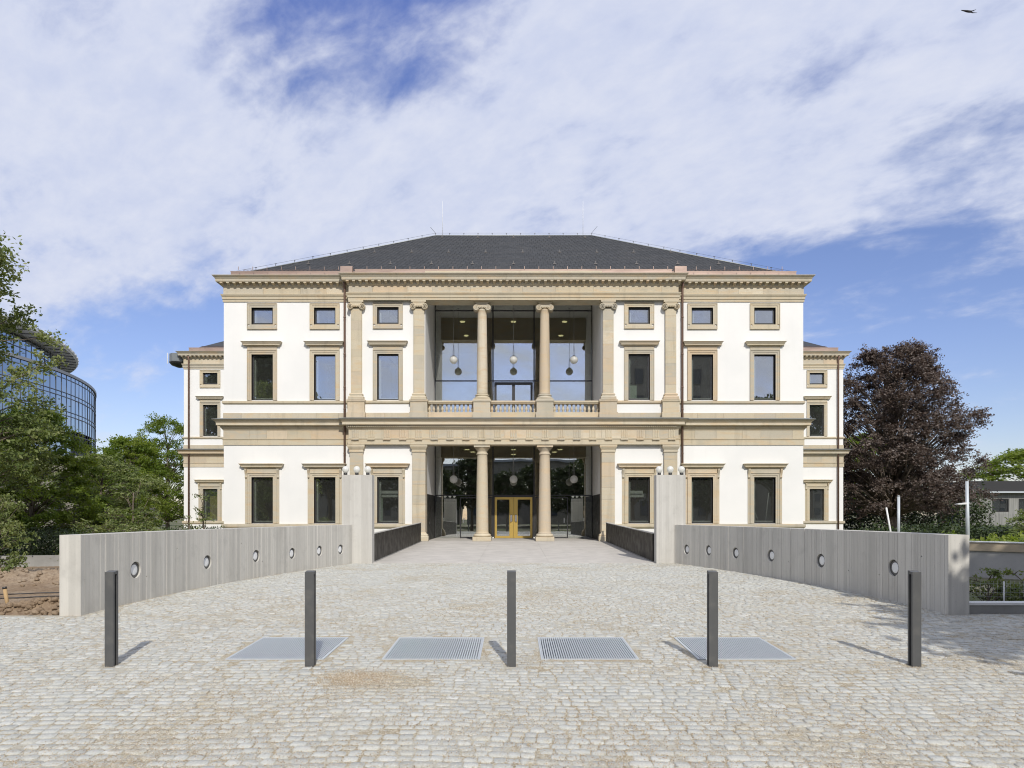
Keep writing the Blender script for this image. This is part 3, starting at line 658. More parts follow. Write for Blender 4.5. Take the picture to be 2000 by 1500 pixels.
# ---- windows
def frame_boxes(m, w, z0, z1, jamb, y0, y1, bottom=True):
    m.box(-w - jamb, -w, y0, y1, z0 - (jamb if bottom else 0), z1 + jamb); m.box(w, w + jamb, y0, y1, z0 - (jamb if bottom else 0), z1 + jamb)
    m.box(-w, w, y0, y1, z1, z1 + jamb)
    if bottom: m.box(-w, w, y0, y1, z0 - jamb, z0)
    return m
def surround(kind):
    z0, z1 = {'A': (1.21, 3.74), 'B': (7.93, 10.43), 'C': (12.06, 12.98)}[kind]
    m = MB(); b = kind == 'C'
    frame_boxes(m, OW, z0, z1, 0.10, -0.035, 0.17, b); frame_boxes(m, OW + 0.10, z0, z1 + 0.10, 0.10, -0.055, 0.02, False)
    if b: m.box(-OW - 0.2, OW + 0.2, -0.055, 0.02, z0 - 0.235, z0 - 0.10)
    frame_boxes(m, OW + 0.20, z0 - (0.235 if b else 0), z1 + 0.20, 0.028, -0.085, 0.02, False)
    if b: m.box(-OW - 0.228, OW + 0.228, -0.085, 0.02, z0 - 0.258, z0 - 0.236)
    if kind == 'A':
        m.box(-OW - 0.345, -OW - 0.229, -0.03, 0.02, z0, 4.24); m.box(OW + 0.229, OW + 0.345, -0.03, 0.02, z0, 4.24)
        m.box(-OW - 0.228, OW + 0.228, -0.05, 0.02, 3.969, 4.24)
    if kind == 'B': m.box(-OW - 0.225, OW + 0.225, -0.05, 0.02, 10.66, 10.86)
    return m.mesh('window', M_STONE), z0, z1
def hood(hw, zb, h, out):
    p = [(0.0, zb), (0.05, zb + 0.01), (0.09, zb + h * 0.25), (out * 0.64, zb + h * 0.28), (out * 0.66, zb + h * 0.31), (out * 0.66, zb + h * 0.50), (out * 0.72, zb + h * 0.54), (out * 0.82, zb + h * 0.74), (out, zb + h * 0.93), (out, zb + h), (0, zb + h + 0.03)]
    return MB().sweep(p, [(-hw, 0.04), (-hw, 0), (hw, 0), (hw, 0.04)])
SUR = {k: surround(k) for k in 'ABC'}
HOOD = {'A': hood(OW + 0.345, 4.20, 0.265, 0.27).mesh('hood', M_STONE), 'B': hood(OW + 0.23, 10.83, 0.27, 0.28).mesh('hood', M_STONE)}
br = MB().sweep([(0, 3.72), (0.03, 3.70), (0.05, 3.74), (0.045, 3.82), (0.06, 3.9), (0.10, 4.02), (0.135, 4.12), (0.14, 4.19), (0, 4.20)], [(-0.055, 0), (0.055, 0)]).lathe([(0.035, -0.058), (0.035, 0.058)], 10, (0, -0.03, 3.75)).mesh('bracket', M_STONE)
def sash(kind):
    z0, z1 = SUR[kind][1:]; fr = 0.055 if kind != 'C' else 0.085
    m = MB(); w_ = OW - 0.002
    m.box(-w_, -w_ + fr, 0.125, 0.19, z0 + 0.002, z1 - 0.002); m.box(w_ - fr, w_, 0.125, 0.19, z0 + 0.002, z1 - 0.002)
    m.box(-w_ + fr, w_ - fr, 0.125, 0.19, z0 + 0.002, z0 + fr * 1.4); m.box(-w_ + fr, w_ - fr, 0.125, 0.19, z1 - fr * 1.2, z1 - 0.002)
    g = MB().box(-w_ + fr, w_ - fr, 0.155, 0.165, z0 + fr * 1.4, z1 - fr * 1.2)
    li = MB().box(-w_ + fr + 0.02, -w_ + fr + 0.09, 0.21, 0.40, z0 + 0.1, z1 - 0.25).box(-w_ + fr + 0.09, w_ - fr, 0.21, 0.33, z0 + 0.09, z0 + 0.15)
    return m.mesh('sash', M_FRAME), g.mesh('pane', M_GLASS), li.mesh('inner_lining', M_INTWHITE)
SASH = {k: sash(k) for k in 'ABC'}
g = random.Random(4)
def window(kind, cx, yf):
    loc = (cx, yf, 0); wd = obj('window', SUR[kind][0], None, palace, loc=loc)
    obj('sash', SASH[kind][0], None, wd, loc=loc)
    t = obj('pane', SASH[kind][1], None, wd, loc=loc)
    t.rotation_euler = (0, 0, math.radians(g.uniform(-0.25, 0.25)))
    obj('inner_lining', SASH[kind][2], None, wd, loc=loc)
    if kind in HOOD: obj('hood', HOOD[kind], None, wd, loc=loc)
    if kind == 'A':
        for s in (-1, 1): obj('bracket', br, None, wd, loc=(cx + s * (OW + 0.287), yf - 0.03, 0))
for s in (-1, 1):
    for k in 'ABC':
        window(k, s * WX[0], YWC); window(k, s * WX[1], YS); window(k, s * WX[2], YS); window(k, s * 24.15, YW)

# ---- columns and pilasters
def volutes(m, hw, r, zc, y0, y1, c=(0, 0)):
    for s in (-1, 1):
        cx, cy = c[0] + s * hw, c[1]
        m.lathe([(r, y0), (r, y1)], 20, (cx, cy, zc), True, 'Y')
        for ys, sg in ((y0, -1), (y1, 1)):
            m.lathe([(r * 0.98, ys), (r * 0.9, ys + sg * 0.022), (r * 0.76, ys + sg * 0.022), (r * 0.68, ys)], 20, (cx, cy, zc), True, 'Y')
            m.lathe([(r * 0.55, ys), (r * 0.5, ys + sg * 0.018), (r * 0.38, ys + sg * 0.018), (r * 0.32, ys)], 16, (cx, cy, zc), True, 'Y')
            m.lathe([(r * 0.18, ys), (r * 0.10, ys + sg * 0.024)], 10, (cx, cy, zc), True, 'Y')
    return m
def ionic(dep0, dep1, w=0.29):
    m = MB(); volutes(m, 0.32, 0.165, 12.965, dep0, dep1)
    m.box(-0.40, 0.40, dep0 - 0.02, dep1 + 0.02, 13.19, 13.283); m.box(-0.32, 0.32, dep0 + 0.008, dep1 - 0.008, 13.03, 13.188)
    m.box(-w + 0.02, w - 0.02, dep0 - 0.02, dep1 + 0.005, 12.93, 13.03)
    for k in range(5): m.lathe([(0.02, 12.94), (0.036, 12.975), (0.03, 13.01), (0.02, 13.028)], 8, (-0.18 + 0.09 * k, dep0 - 0.02, 0))
    return m.mesh('capital', M_STONE)
CAP_COL, CAP_PIL = ionic(-0.27, 0.27), ionic(-0.14, 0.05)
colU = MB().lathe([(0.315, 8.27), (0.305, 8.32), (0.295, 8.36)] + [(0.295 - 0.05 * max(0, (k - 4)) / 14 if k > 4 else 0.295, 8.36 + 4.44 * k / 18) for k in range(1, 19)] + [(0.262, 12.83), (0.262, 12.86), (0.245, 12.95)], 32).mesh('column', M_STONE)
def rings(m, prof): return m.lathe(prof, 32)
baseU = rings(MB(), [(0.42, 7.985), (0.44, 8.01), (0.445, 8.05), (0.43, 8.09), (0.375, 8.11), (0.355, 8.14), (0.36, 8.165), (0.385, 8.18), (0.385, 8.225), (0.35, 8.25), (0.315, 8.272)]).box(-0.45, 0.45, -0.45, 0.45, 7.93, 7.985).mesh('base', M_STONE)
pedU = MB().box(-0.455, 0.455, -0.455, 0.42, 7.24, 7.80).sweep([(0, 7.79), (0.03, 7.80), (0.05, 7.85), (0.05, 7.91), (0, 7.93)], [(-0.455, 0.42), (-0.455, -0.455), (0.455, -0.455), (0.455, 0.42)]).box(-0.5, 0.5, -0.5, 0.42, 6.95, 7.235).mesh('pedestal', M_STONE)
YCOL = 36.45
for x in (-1.715, 1.705):
    c = obj('column', colU, None, palace, loc=(x, YCOL, 0)); obj('capital', CAP_COL, None, c, loc=(x, YCOL, 0)); obj('base', baseU, None, c, loc=(x, YCOL, 0)); obj('pedestal', pedU, None, c, loc=(x, YCOL, 0))
def shaft_blocks(par, x, hw, yf, dep, z0, z1, seed):
    gg = random.Random(seed); z = z0
    while z < z1 - 0.01:
        h = gg.uniform(0.42, 0.85)
        if z1 - z - h < 0.3: h = z1 - z
        obj('stone_block', CUBE, None, par, loc=(x, yf + dep / 2 - gg.uniform(0, 0.003), z + h / 2), scale=(2 * hw, dep, h - 0.005)); z += h
pilbase = MB().sweep([(0, 7.93), (0.14, 7.935), (0.14, 7.985), (0.125, 8.0), (0.135, 8.05), (0.12, 8.09), (0.065, 8.11), (0.05, 8.15), (0.07, 8.17), (0.08, 8.2), (0.07, 8.235), (0.02, 8.27), (0, 8.28)], [(-0.29, 0.25), (-0.29, 0), (0.29, 0), (0.29, 0.25)]).mesh('base', M_STONE)
pillow_ = MB().sweep([(0, 0.26), (0.17, 0.262), (0.17, 0.50), (0.15, 0.51), (0.13, 0.54), (0.14, 0.58), (0.12, 0.62), (0.06, 0.66), (0.02, 0.74), (0, 0.75)], [(-0.355, 0.25), (-0.355, 0), (0.355, 0), (0.355, 0.25)]).mesh('base', M_STONE)
pilcap = MB().sweep([(0, 5.08), (0.035, 5.085), (0.045, 5.115), (0.02, 5.14), (0.02, 5.23), (0.05, 5.25), (0.09, 5.33), (0.10, 5.36), (0.115, 5.365), (0.115, 5.475), (0, 5.48)], [(-0.355, 0.25), (-0.355, 0), (0.355, 0), (0.355, 0.25)]).mesh('capital', M_STONE)
for i, (x, dep) in enumerate([(-8.52, 0.2), (8.52, 0.2), (-5.13, 0.75), (5.13, 0.75)]):
    yf = YC + 0.045
    pl = part('pilaster', palace)
    shaft_blocks(pl, x, 0.29, yf, dep, 8.28, 12.88, 200 + i)
    obj('base', pilbase, None, pl, loc=(x, yf, 0)); obj('capital', CAP_PIL, None, pl, loc=(x, yf + 0.05, 0))
    obj('pedestal', pedU, None, pl, loc=(x, yf + 0.36, 0))
    pl = part('pilaster', palace)
    shaft_blocks(pl, x, 0.355, yf, dep, 0.75, 5.08, 300 + i)
    obj('base', pillow_, None, pl, loc=(x, yf, 0)); obj('capital', pilcap, None, pl, loc=(x, yf, 0)); MB().box(x - 0.36, x + 0.36, yf + 0.01, yf + dep, -0.3, 0.26).obj('footing', M_STONE, pl)
colL = MB().lathe([(0.40, 0.66), (0.365, 0.69), (0.345, 0.74), (0.338, 0.8)] + [(0.338 - 0.06 * (k / 16) ** 1.6, 0.8 + 4.14 * k / 16) for k in range(1, 17)] + [(0.285, 4.96), (0.315, 4.985), (0.32, 5.01), (0.315, 5.035), (0.28, 5.06), (0.278, 5.16), (0.30, 5.18), (0.31, 5.21), (0.36, 5.27), (0.40, 5.33), (0.41, 5.36)], 32).mesh('column', M_STONE)
capL = MB().box(-0.435, 0.435, -0.435, 0.435, 5.361, 5.483).mesh('capital', M_STONE)
baseL = MB().lathe([(0.40, 0.49), (0.465, 0.505), (0.485, 0.55), (0.475, 0.60), (0.44, 0.635), (0.40, 0.655), (0.39, 0.662)], 32).box(-0.5, 0.5, -0.5, 0.5, 0.255, 0.495).mesh('base', M_STONE)
for x in (-1.715, 1.705):
    c = obj('column', colL, None, palace, loc=(x, YCOL, 0)); obj('capital', capL, None, c, loc=(x, YCOL, 0)); obj('base', baseL, None, c, loc=(x, YCOL, 0))

# ---- balustrade of the loggia
bal = MB().lathe([(0.045, 7.305), (0.062, 7.32), (0.05, 7.345), (0.055, 7.37), (0.082, 7.43), (0.078, 7.48), (0.05, 7.56), (0.037, 7.63), (0.04, 7.66), (0.052, 7.675), (0.04, 7.69), (0.045, 7.70)], 14).box(-0.072, 0.072, -0.072, 0.072, 7.27, 7.305).box(-0.062, 0.062, -0.062, 0.062, 7.70, 7.745).mesh('baluster', M_STONE)
for x0, x1 in ((-4.675, -2.17), (-1.255, 1.245), (2.165, 4.675)):
    b = part('balustrade', palace)
    MB().box(x0, x1, 36.22, 36.62, 7.0, 7.27).obj('plinth', M_STONE, b); MB().box(x0, x1, 36.24, 36.60, 7.745, 7.80).box(x0, x1, 36.20, 36.64, 7.80, 7.90).obj('rail', M_STONE, b)
    for i in range(11): obj('baluster', bal, None, b, loc=(x0 + 0.02 + (i + 0.25) * (x1 - x0 - 0.04) / 10.5, 36.42, 0))

# ---- glazing of the hall
def glazing(z0, z1, transoms, name):
    gl = part(name, palace); yg = 40.5; fr = M_FRAME
    vx = [-4.78, -1.25, 1.25, 4.78]
    for i, x in enumerate(vx): MB().box(x - (0 if i == 0 else 0.04), x + (0 if i == 3 else 0.04), yg - 0.06, yg + 0.08, z0, z1).obj('mullion', fr, gl)
    for xa, xb in ((-4.78, -1.29), (-1.21, 1.21), (1.29, 4.78)):
        xa2, xb2 = xa + (0.0 if xa > -4.7 else 0.041), xb - (0.0 if xb < 4.7 else 0.041)
        edges = [z0] + transoms + [z1]
        for z in transoms: MB().box(xa2, xb2, yg - 0.05, yg + 0.07, z - 0.03, z + 0.03).obj('transom', fr, gl)
        for a, b in zip(edges, edges[1:]):
            if name == 'entrance_glazing' and abs(xa) < 1.25 and a == z0: continue
            pn = MB().box(xa2, xb2, yg, yg + 0.012, a + (0.03 if a > z0 else 0), b - (0.03 if b < z1 else 0)).obj('pane', M_GLASSHALL, gl)
    return gl
G1 = glazing(0.262, 6.495, [2.87], 'entrance_glazing'); G2 = glazing(6.995, 14.745, [9.83, 14.10], 'loggia_glazing')
for s in (-1, 1):      # side doors in the ground-floor glazing
    x0 = 1.32 if s > 0 else -3.27
    d = frame_boxes(MB(), 0.93, 0.33, 2.70, 0.06, 40.42, 40.497, True).obj('door', M_FRAME, palace); d.location = (x0 + 1.0, 0, 0)
    MB().box(-0.02, 0.02, 40.36, 40.40, 1.2, 1.5).obj('handle', M_STEEL, d, loc=(x0 + (1.75 if s > 0 else 0.25), 0, 0))
# upper double door frame
d = frame_boxes(MB(), 1.03, 7.05, 9.60, 0.14, 40.40, 40.497, True).box(-0.09, 0.09, 40.40, 40.497, 7.05, 9.60).obj('door', M_FRAME, palace)
# brass double entrance door
leafm = MB()
wl = 1.14
frame_boxes(leafm, 0.0, 0, 0, 0, 0, 0) if False else None
leafm.box(0.006, 0.14 + 0.11, -0.05, 0.03, 0.0, 2.48).box(wl - 0.13, wl, -0.05, 0.03, 0, 2.48).box(0.25, wl - 0.13, -0.05, 0.03, 0, 0.13).box(0.25, wl - 0.13, -0.05, 0.03, 2.34, 2.48)
leaf = leafm.mesh('door', M_GOLD)
lg = MB().box(0.25, wl - 0.13, -0.012, 0.0, 0.13, 2.34).mesh('pane', M_GLASS)
hd = MB().box(0.09, 0.19, -0.10, -0.05, 1.0, 1.40).tube([(0.14, -0.06, 1.04), (0.14, -0.14, 1.02), (0.20, -0.15, 1.01)], 0.02).mesh('handle', M_STEEL)
plate = MB().box(0.06, 0.20, -0.062, -0.051, 1.0, 1.42).mesh('push_plate', material('dark_bronze', (0.10, 0.06, 0.045), 0.4, 0.5, 0.3))
for s in (1, -1):
    d = obj('door', leaf, None, palace, loc=(0, 40.47, 0.275), scale=(s, 1, 1)); 
    for nm, mm in (('pane', lg), ('handle', hd), ('push_plate', plate)): obj(nm, mm, None, d, loc=(0, 40.47, 0.275), scale=(s, 1, 1))
MB().box(-1.205, -1.145, 40.44, 40.52, 0.262, 2.84).box(1.145, 1.205, 40.44, 40.52, 0.262, 2.84).box(-1.145, 1.145, 40.44, 40.52, 2.76, 2.84).obj('door_frame', M_FRAME, palace)

# ---- roofs
def slated(par, A, Bp, C, D, name='slates', pitch=0.20, wd=0.27, seed=1):
    """front slope A-B along the eave, D-C along the ridge: rows of single slates, each lapping the one below"""
    gg = np.random.default_rng(seed); A, Bp, C, D = map(lambda p: np.array(p, float), (A, Bp, C, D))
    up = (D + C) / 2 - (A + Bp) / 2; Ls = np.linalg.norm(up); rows = int(Ls / pitch); nrm = np.cross(Bp - A, up); nrm /= np.linalg.norm(nrm)
    V = []; T = []
    for r in range(rows):
        t0, t1 = r / rows, min((r + 1.25) / rows, 1.0)
        l0, r0, l1, r1 = A + (D - A) * t0, Bp + (C - Bp) * t0, A + (D - A) * t1, Bp + (C - Bp) * t1
        W = np.linalg.norm(r0 - l0); n = max(1, int(W / wd)); k = np.arange(n); sh = (r % 2) * 0.5 / n
        s0 = np.clip(k / n + sh, 0, 1); s1 = np.clip((k + 1) / n + sh - 0.004 / wd / n * 4, 0, 1)
        lift = 0.016 + gg.uniform(0, 0.008, n)
        p = [l0 + (r0 - l0) * s0[:, None] + nrm * lift[:, None], l0 + (r0 - l0) * s1[:, None] + nrm * lift[:, None],
             l1 + (r1 - l1) * s1[:, None], l1 + (r1 - l1) * s0[:, None],
             l0 + (r0 - l0) * s0[:, None] - nrm * 0.004, l0 + (r0 - l0) * s1[:, None] - nrm * 0.004]
        V.append(np.stack(p, 1)); T.append(gg.uniform(0, 1, n))
    V = np.concatenate(V); T = np.concatenate(T); n = len(V)
    f = np.array([(0, 1, 2, 3), (4, 5, 1, 0)])[None] + (np.arange(n) * 6)[:, None, None]
    return tag(obj(name, mesh_np(name, V.reshape(-1, 3), f.ravel(), np.full(2 * n, 4), M_SLATE, False, np.repeat(T, 6)), None, par), kind='stuff')
ex, ey0, ez = 15.35, 36.72, 14.92; rk = 9.75; rz = 21.15; rx = ex - rk - 0.15; ry = ey0 + rk
m = MB(); m.add([(-ex, ey0, ez), (ex, ey0, ez), (ex, 56.2, ez), (-ex, 56.2, ez), (-rx, ry, rz), (rx, ry, rz)], [(0, 1, 5, 4), (1, 2, 5), (2, 3, 4, 5), (3, 0, 4)])
roof = m.obj('roof', M_SLATE, palace)
slated(roof, (-ex, ey0, ez), (ex, ey0, ez), (rx, ry, rz), (-rx, ry, rz))
cap = MB().tube([(-ex, ey0, ez + 0.03), (-rx, ry, rz + 0.03), (rx, ry, rz + 0.03), (ex, ey0, ez + 0.03)], 0.035, 6).obj('ridge_cap', M_ZINC, roof)
post = MB().box(-0.012, 0.012, -0.012, 0.012, 0, 0.20).box(-0.05, 0.05, -0.012, 0.012, 0.18, 0.205).mesh('conductor_post', M_FRAME)
wire = MB(); 
for a, b, n in (((-ex, ey0, ez), (-rx, ry, rz), 12), ((-rx, ry, rz), (rx, ry, rz), 11), ((rx, ry, rz), (ex, ey0, ez), 12)):
    a, b = Vector(a), Vector(b); wire.tube([a + Vector((0, 0, 0.2)), b + Vector((0, 0, 0.2))], 0.006, 4)
    for i in range(n): obj('conductor_post', post, None, roof, loc=a.lerp(b, i / n))
wire.tube([(-rx, ry, rz + .2), (-rx - 0.35, ry, rz + 0.62)], 0.012, 4).tube([(rx, ry, rz + .2), (rx + 0.4, ry, rz + 0.68)], 0.012, 4).obj('conductor_wire', M_FRAME, roof)
hook = MB().box(-0.02, 0.02, -0.03, 0.0, 0, 0.20).box(-0.09, 0.09, -0.06, -0.02, 0.0, 0.05).mesh('roof_hook', material('hook_steel', (0.13, 0.12, 0.115), 0.5, 0.4))
for row, t in enumerate((0.22, 0.50, 0.93)):
    half = ex + (rx - ex) * t; n = int(2 * half / 2.25)
    for i in range(n):
        x = (-half + (i + 0.5 + 0.25 * (row % 2)) * 2 * half / n)
        if abs(x) < half - 0.4: obj('roof_hook', hook, None, roof, loc=(x, ey0 + rk * t, ez + (rz - ez) * t + 0.02))
sg = MB(); zg = ez + 0.12
for x in np.arange(-15.0, 15.0, 0.075): sg.box(x, x + 0.014, 36.93, 36.942, zg, zg + 0.24)
for z in (zg, zg + 0.235): sg.tube([(-15.0, 36.936, z), (15.0, 36.936, z)], 0.012, 4)
sg.obj('snow_guard', M_PIPE, roof)
gb = MB().box(-0.012, 0.012, -0.02, 0.0, 0, 0.17).mesh('gutter_bracket', M_COPPER)
for x in np.arange(-15.0, 15.01, 0.78): obj('gutter_bracket', gb, None, roof, loc=(float(x), 36.3 if abs(x) > XC else 36.255, 15.05))
for x in (-4.95, 4.85): MB().tube([(x, ry, rz - 0.1), (x, ry, 23.6)], [0.016, 0.010], 5).obj('lightning_rod', M_WHITE, roof)
for s in (-1, 1):       # hopper heads, gutter scuppers, downpipes
    MB().box(s * 9.05 - 0.32, s * 9.05 + 0.32, 36.0, 36.25, 14.70, 15.14).obj('hopper', M_COPPER, palace)
    MB().box(s * 10.45 - 0.2, s * 10.45 + 0.2, 36.545, 36.562, 14.76, 14.88).obj('scupper', M_FRAME, palace)
    p = MB().tube([(s * 9.18, 36.02, 14.28), (s * 9.18, 36.12, 14.06), (s * 9.18, 36.18, 13.9), (s * 9.18, 36.18, -0.3)], 0.062, 12).obj('downpipe', M_PIPE, palace)
    cl = MB().lathe([(0.075, 0), (0.075, 0.05)], 12).mesh('pipe_clamp', M_PIPE)
    for z in (12.4, 10.4, 8.6, 7.4, 5.0, 3.2): obj('pipe_clamp', cl, None, p, loc=(s * 9.18, 36.18, z))
    p = MB().tube([(s * 25.8, 52.75, 14.25), (s * 25.8, 52.87, 14.0), (s * 25.8, 52.87, -0.3)], 0.065, 12).obj('downpipe', M_PIPE, palace)
    # wing roofs
    a = s * 26.0; ridge_y = YW + 9.5
    m = MB(); m.add([(a, YW + 0.4, ez), (a, 72, ez), (s * 16, YW + 0.4, ez), (s * (26.0 - 9.1), ridge_y, 20.6), (s * 10, ridge_y, 20.6), (s * 10, YW + 0.4, ez)], [(0, 5, 4, 3) if s < 0 else (5, 0, 3, 4), (0, 3, 1)])
    wr = m.obj('roof', M_SLATE, palace)
    if s < 0: slated(wr, (-25.8, YW + 0.45, ez), (-13, YW + 0.45, ez), (-13, ridge_y, 20.6), (-16.9, ridge_y, 20.6), seed=5)
    else: slated(wr, (13, YW + 0.45, ez), (25.8, YW + 0.45, ez), (16.9, ridge_y, 20.6), (13, ridge_y, 20.6), seed=6)
    sgm = MB()
    for x in np.arange(17, 25.2, 0.09): sgm.box(s * x, s * x + 0.015, YW + 0.62, YW + 0.635, ez + 0.1, ez + 0.34)
    sgm.tube([(s * 17, YW + .63, ez + .34), (s * 25.2, YW + .63, ez + .34)], 0.014, 4).obj('snow_guard', M_PIPE, wr)
# round glazed oriel that shows past the left wing's cornice
o = part('oriel', palace)
MB().lathe([(0.15, 13.55), (0.62, 13.72), (0.78, 13.90), (0.78, 13.94)], 10, (-26.95, 53.7, 0)).obj('base', M_FRAME, o)
MB().lathe([(0.74, 13.942), (0.74, 14.58)], 10, (-26.95, 53.7, 0), False).obj('glazing', M_ZINC, o)
MB().box(-27.77, -27.72, 53.36, 53.42, 13.8, 14.66).obj('post', M_WHITE, o)

# ------------------------------------------------------------------ concrete wing walls with recessed round lights
def concrete_wall(P, side, label, lights):
    g = random.Random(11 if side < 0 else 12)
    t = np.linspace(0, 1, 400); C = curve(P, t); L = np.concatenate([[0], np.cumsum(np.linalg.norm(np.diff(C, axis=0), axis=1))])
    at = lambda s: np.array([np.interp(s, L, C[:, 0]), np.interp(s, L, C[:, 1])])
    def nrm(s): d = at(min(s + 0.05, L[-1])) - at(max(s - 0.05, 0)); d /= np.linalg.norm(d); return np.array([d[1], -d[0]]) * (1 if side < 0 else -1)   # towards the forecourt
    inner = []; s = 0.0
    while s < L[-1] - 0.02:
        w_ = min(g.uniform(0.075, 0.135), L[-1] - s); off = g.uniform(0.0, 0.007)
        if L[-1] - s - w_ < 0.04: w_ = L[-1] - s
        for q in (s + 0.004, s + w_ - 0.004): p = at(q) - nrm(q) * off; inner.append(tuple(p))
        q = s + w_
        if q < L[-1] - 0.02: p = at(q) - nrm(q) * 0.014; inner.append(tuple(p))
        s += w_
    outer = [tuple(at(q) - nrm(q) * 0.37) for q in np.linspace(0, L[-1], 30)]
    poly = inner + outer[::-1]
    ar = sum(a[0] * b[1] - b[0] * a[1] for a, b in zip(poly, poly[1:] + poly[:1]))
    if ar < 0: poly = poly[::-1]
    base = at(0)
    W = thing('concrete_wall', label, 'wall', (base[0], base[1], float(gz(base[1]))), 'curved concrete walls beside the entrance')
    me = MB().prism(poly, -0.35, 1.345).mesh('wall_body', M_CONC)
    tmp = obj('tmp', me); cut = MB(); spots = []
    for (lx, ly) in lights:
        k = int(np.argmin(np.abs(C[:, 0] / C[:, 1] - (lx - CX) / F))); Y = C[k, 1]; z = EYE + (HY - ly) * Y / F
        n = nrm(L[k]); spots.append((C[k, 0], Y, z, n))
        d = Vector((n[0], n[1], 0)); a = Vector((0, 0, 1)); b = d.cross(a); c = Vector((C[k, 0], Y, z)); vs = []
        for dd in (-0.055, 0.1):
            for j in range(28): th = 2 * math.pi * j / 28; vs.append(c + d * dd + a * (0.165 * math.cos(th)) + b * (0.165 * math.sin(th)))
        cut.add(vs, [(j, (j + 1) % 28, 28 + (j + 1) % 28, 28 + j) for j in range(28)] + [tuple(range(27, -1, -1)), tuple(range(28, 56))])
    for q in (0.9, 2.0, 3.1, 4.4, 5.6, 6.9, 8.1, 9.6, 11.0):          # tie holes left by the formwork
        q += g.uniform(-0.2, 0.2); pt = at(q)
        if min(math.hypot(pt[0] - s_[0], pt[1] - s_[1]) for s_ in spots) < 0.3: continue
        n = nrm(q); d = Vector((n[0], n[1], 0)); a = Vector((0, 0, 1)); b = d.cross(a); c = Vector((pt[0], pt[1], g.choice((0.42, 0.47, 0.95)) + g.uniform(-0.03, 0.03))); vs = []
        for dd in (-0.05, 0.1):
            for j in range(10): th = 2 * math.pi * j / 10; vs.append(c + d * dd + a * (0.017 * math.cos(th)) + b * (0.017 * math.sin(th)))
        cut.add(vs, [(j, (j + 1) % 10, 10 + (j + 1) % 10, 10 + j) for j in range(10)] + [tuple(range(9, -1, -1)), tuple(range(10, 20))])
    cm = cut.mesh('cut'); bmx = bmesh.new(); bmx.from_mesh(cm); bmesh.ops.recalc_face_normals(bmx, faces=bmx.faces); bmx.to_mesh(cm); bmx.free()
    bmx = bmesh.new(); bmx.from_mesh(me); bmesh.ops.recalc_face_normals(bmx, faces=bmx.faces); bmx.to_mesh(me); bmx.free()
    co = obj('cut', cm); md = tmp.modifiers.new('b', 'BOOLEAN'); md.operation = 'DIFFERENCE'; md.solver = 'EXACT'; md.object = co
    bpy.context.view_layer.update()
    new = bpy.data.meshes.new_from_object(tmp.evaluated_get(bpy.context.evaluated_depsgraph_get()))
    bpy.data.objects.remove(tmp); bpy.data.objects.remove(co)
    if len(new.polygons) < 100: new = me
    new.materials.clear(); new.materials.append(M_CONC)
    obj('wall_body', new, None, W)
    for x, Y, z, n in spots:
        R = Vector((n[0], n[1], 0)).to_track_quat('Z', 'Y').to_euler(); p = Vector((x, Y, z)) - Vector((n[0], n[1], 0)) * 0.048
        lt = obj('recessed_light', RIMM, None, W, loc=p, rot=R); obj('lens', LENSM, None, lt, loc=p, rot=R)
    return at, nrm, L[-1]
RIMM = MB().lathe([(0.163, -0.004), (0.163, 0.008), (0.125, 0.014), (0.108, 0.008)], 32).mesh('recessed_light', M_RIM)
LENSM = MB().lathe([(0.107, 0.0), (0.107, 0.010), (0.09, 0.014), (0.04, 0.015)], 32).mesh('lens', M_LENS)
concrete_wall((A0, A1, A2), -1, 'sunlit curved board-marked concrete wall with round lights, left of the entrance bridge', [(266, 1113), (406, 1098), (501, 1086), (571, 1081), (625, 1076), (666, 1073)])
concrete_wall((B0, B1, B2), 1, 'shaded curved board-marked concrete wall with round lights, right of the entrance bridge', [(1744, 1109), (1603, 1095), (1505, 1085), (1436, 1080), (1383, 1075), (1341, 1073)])

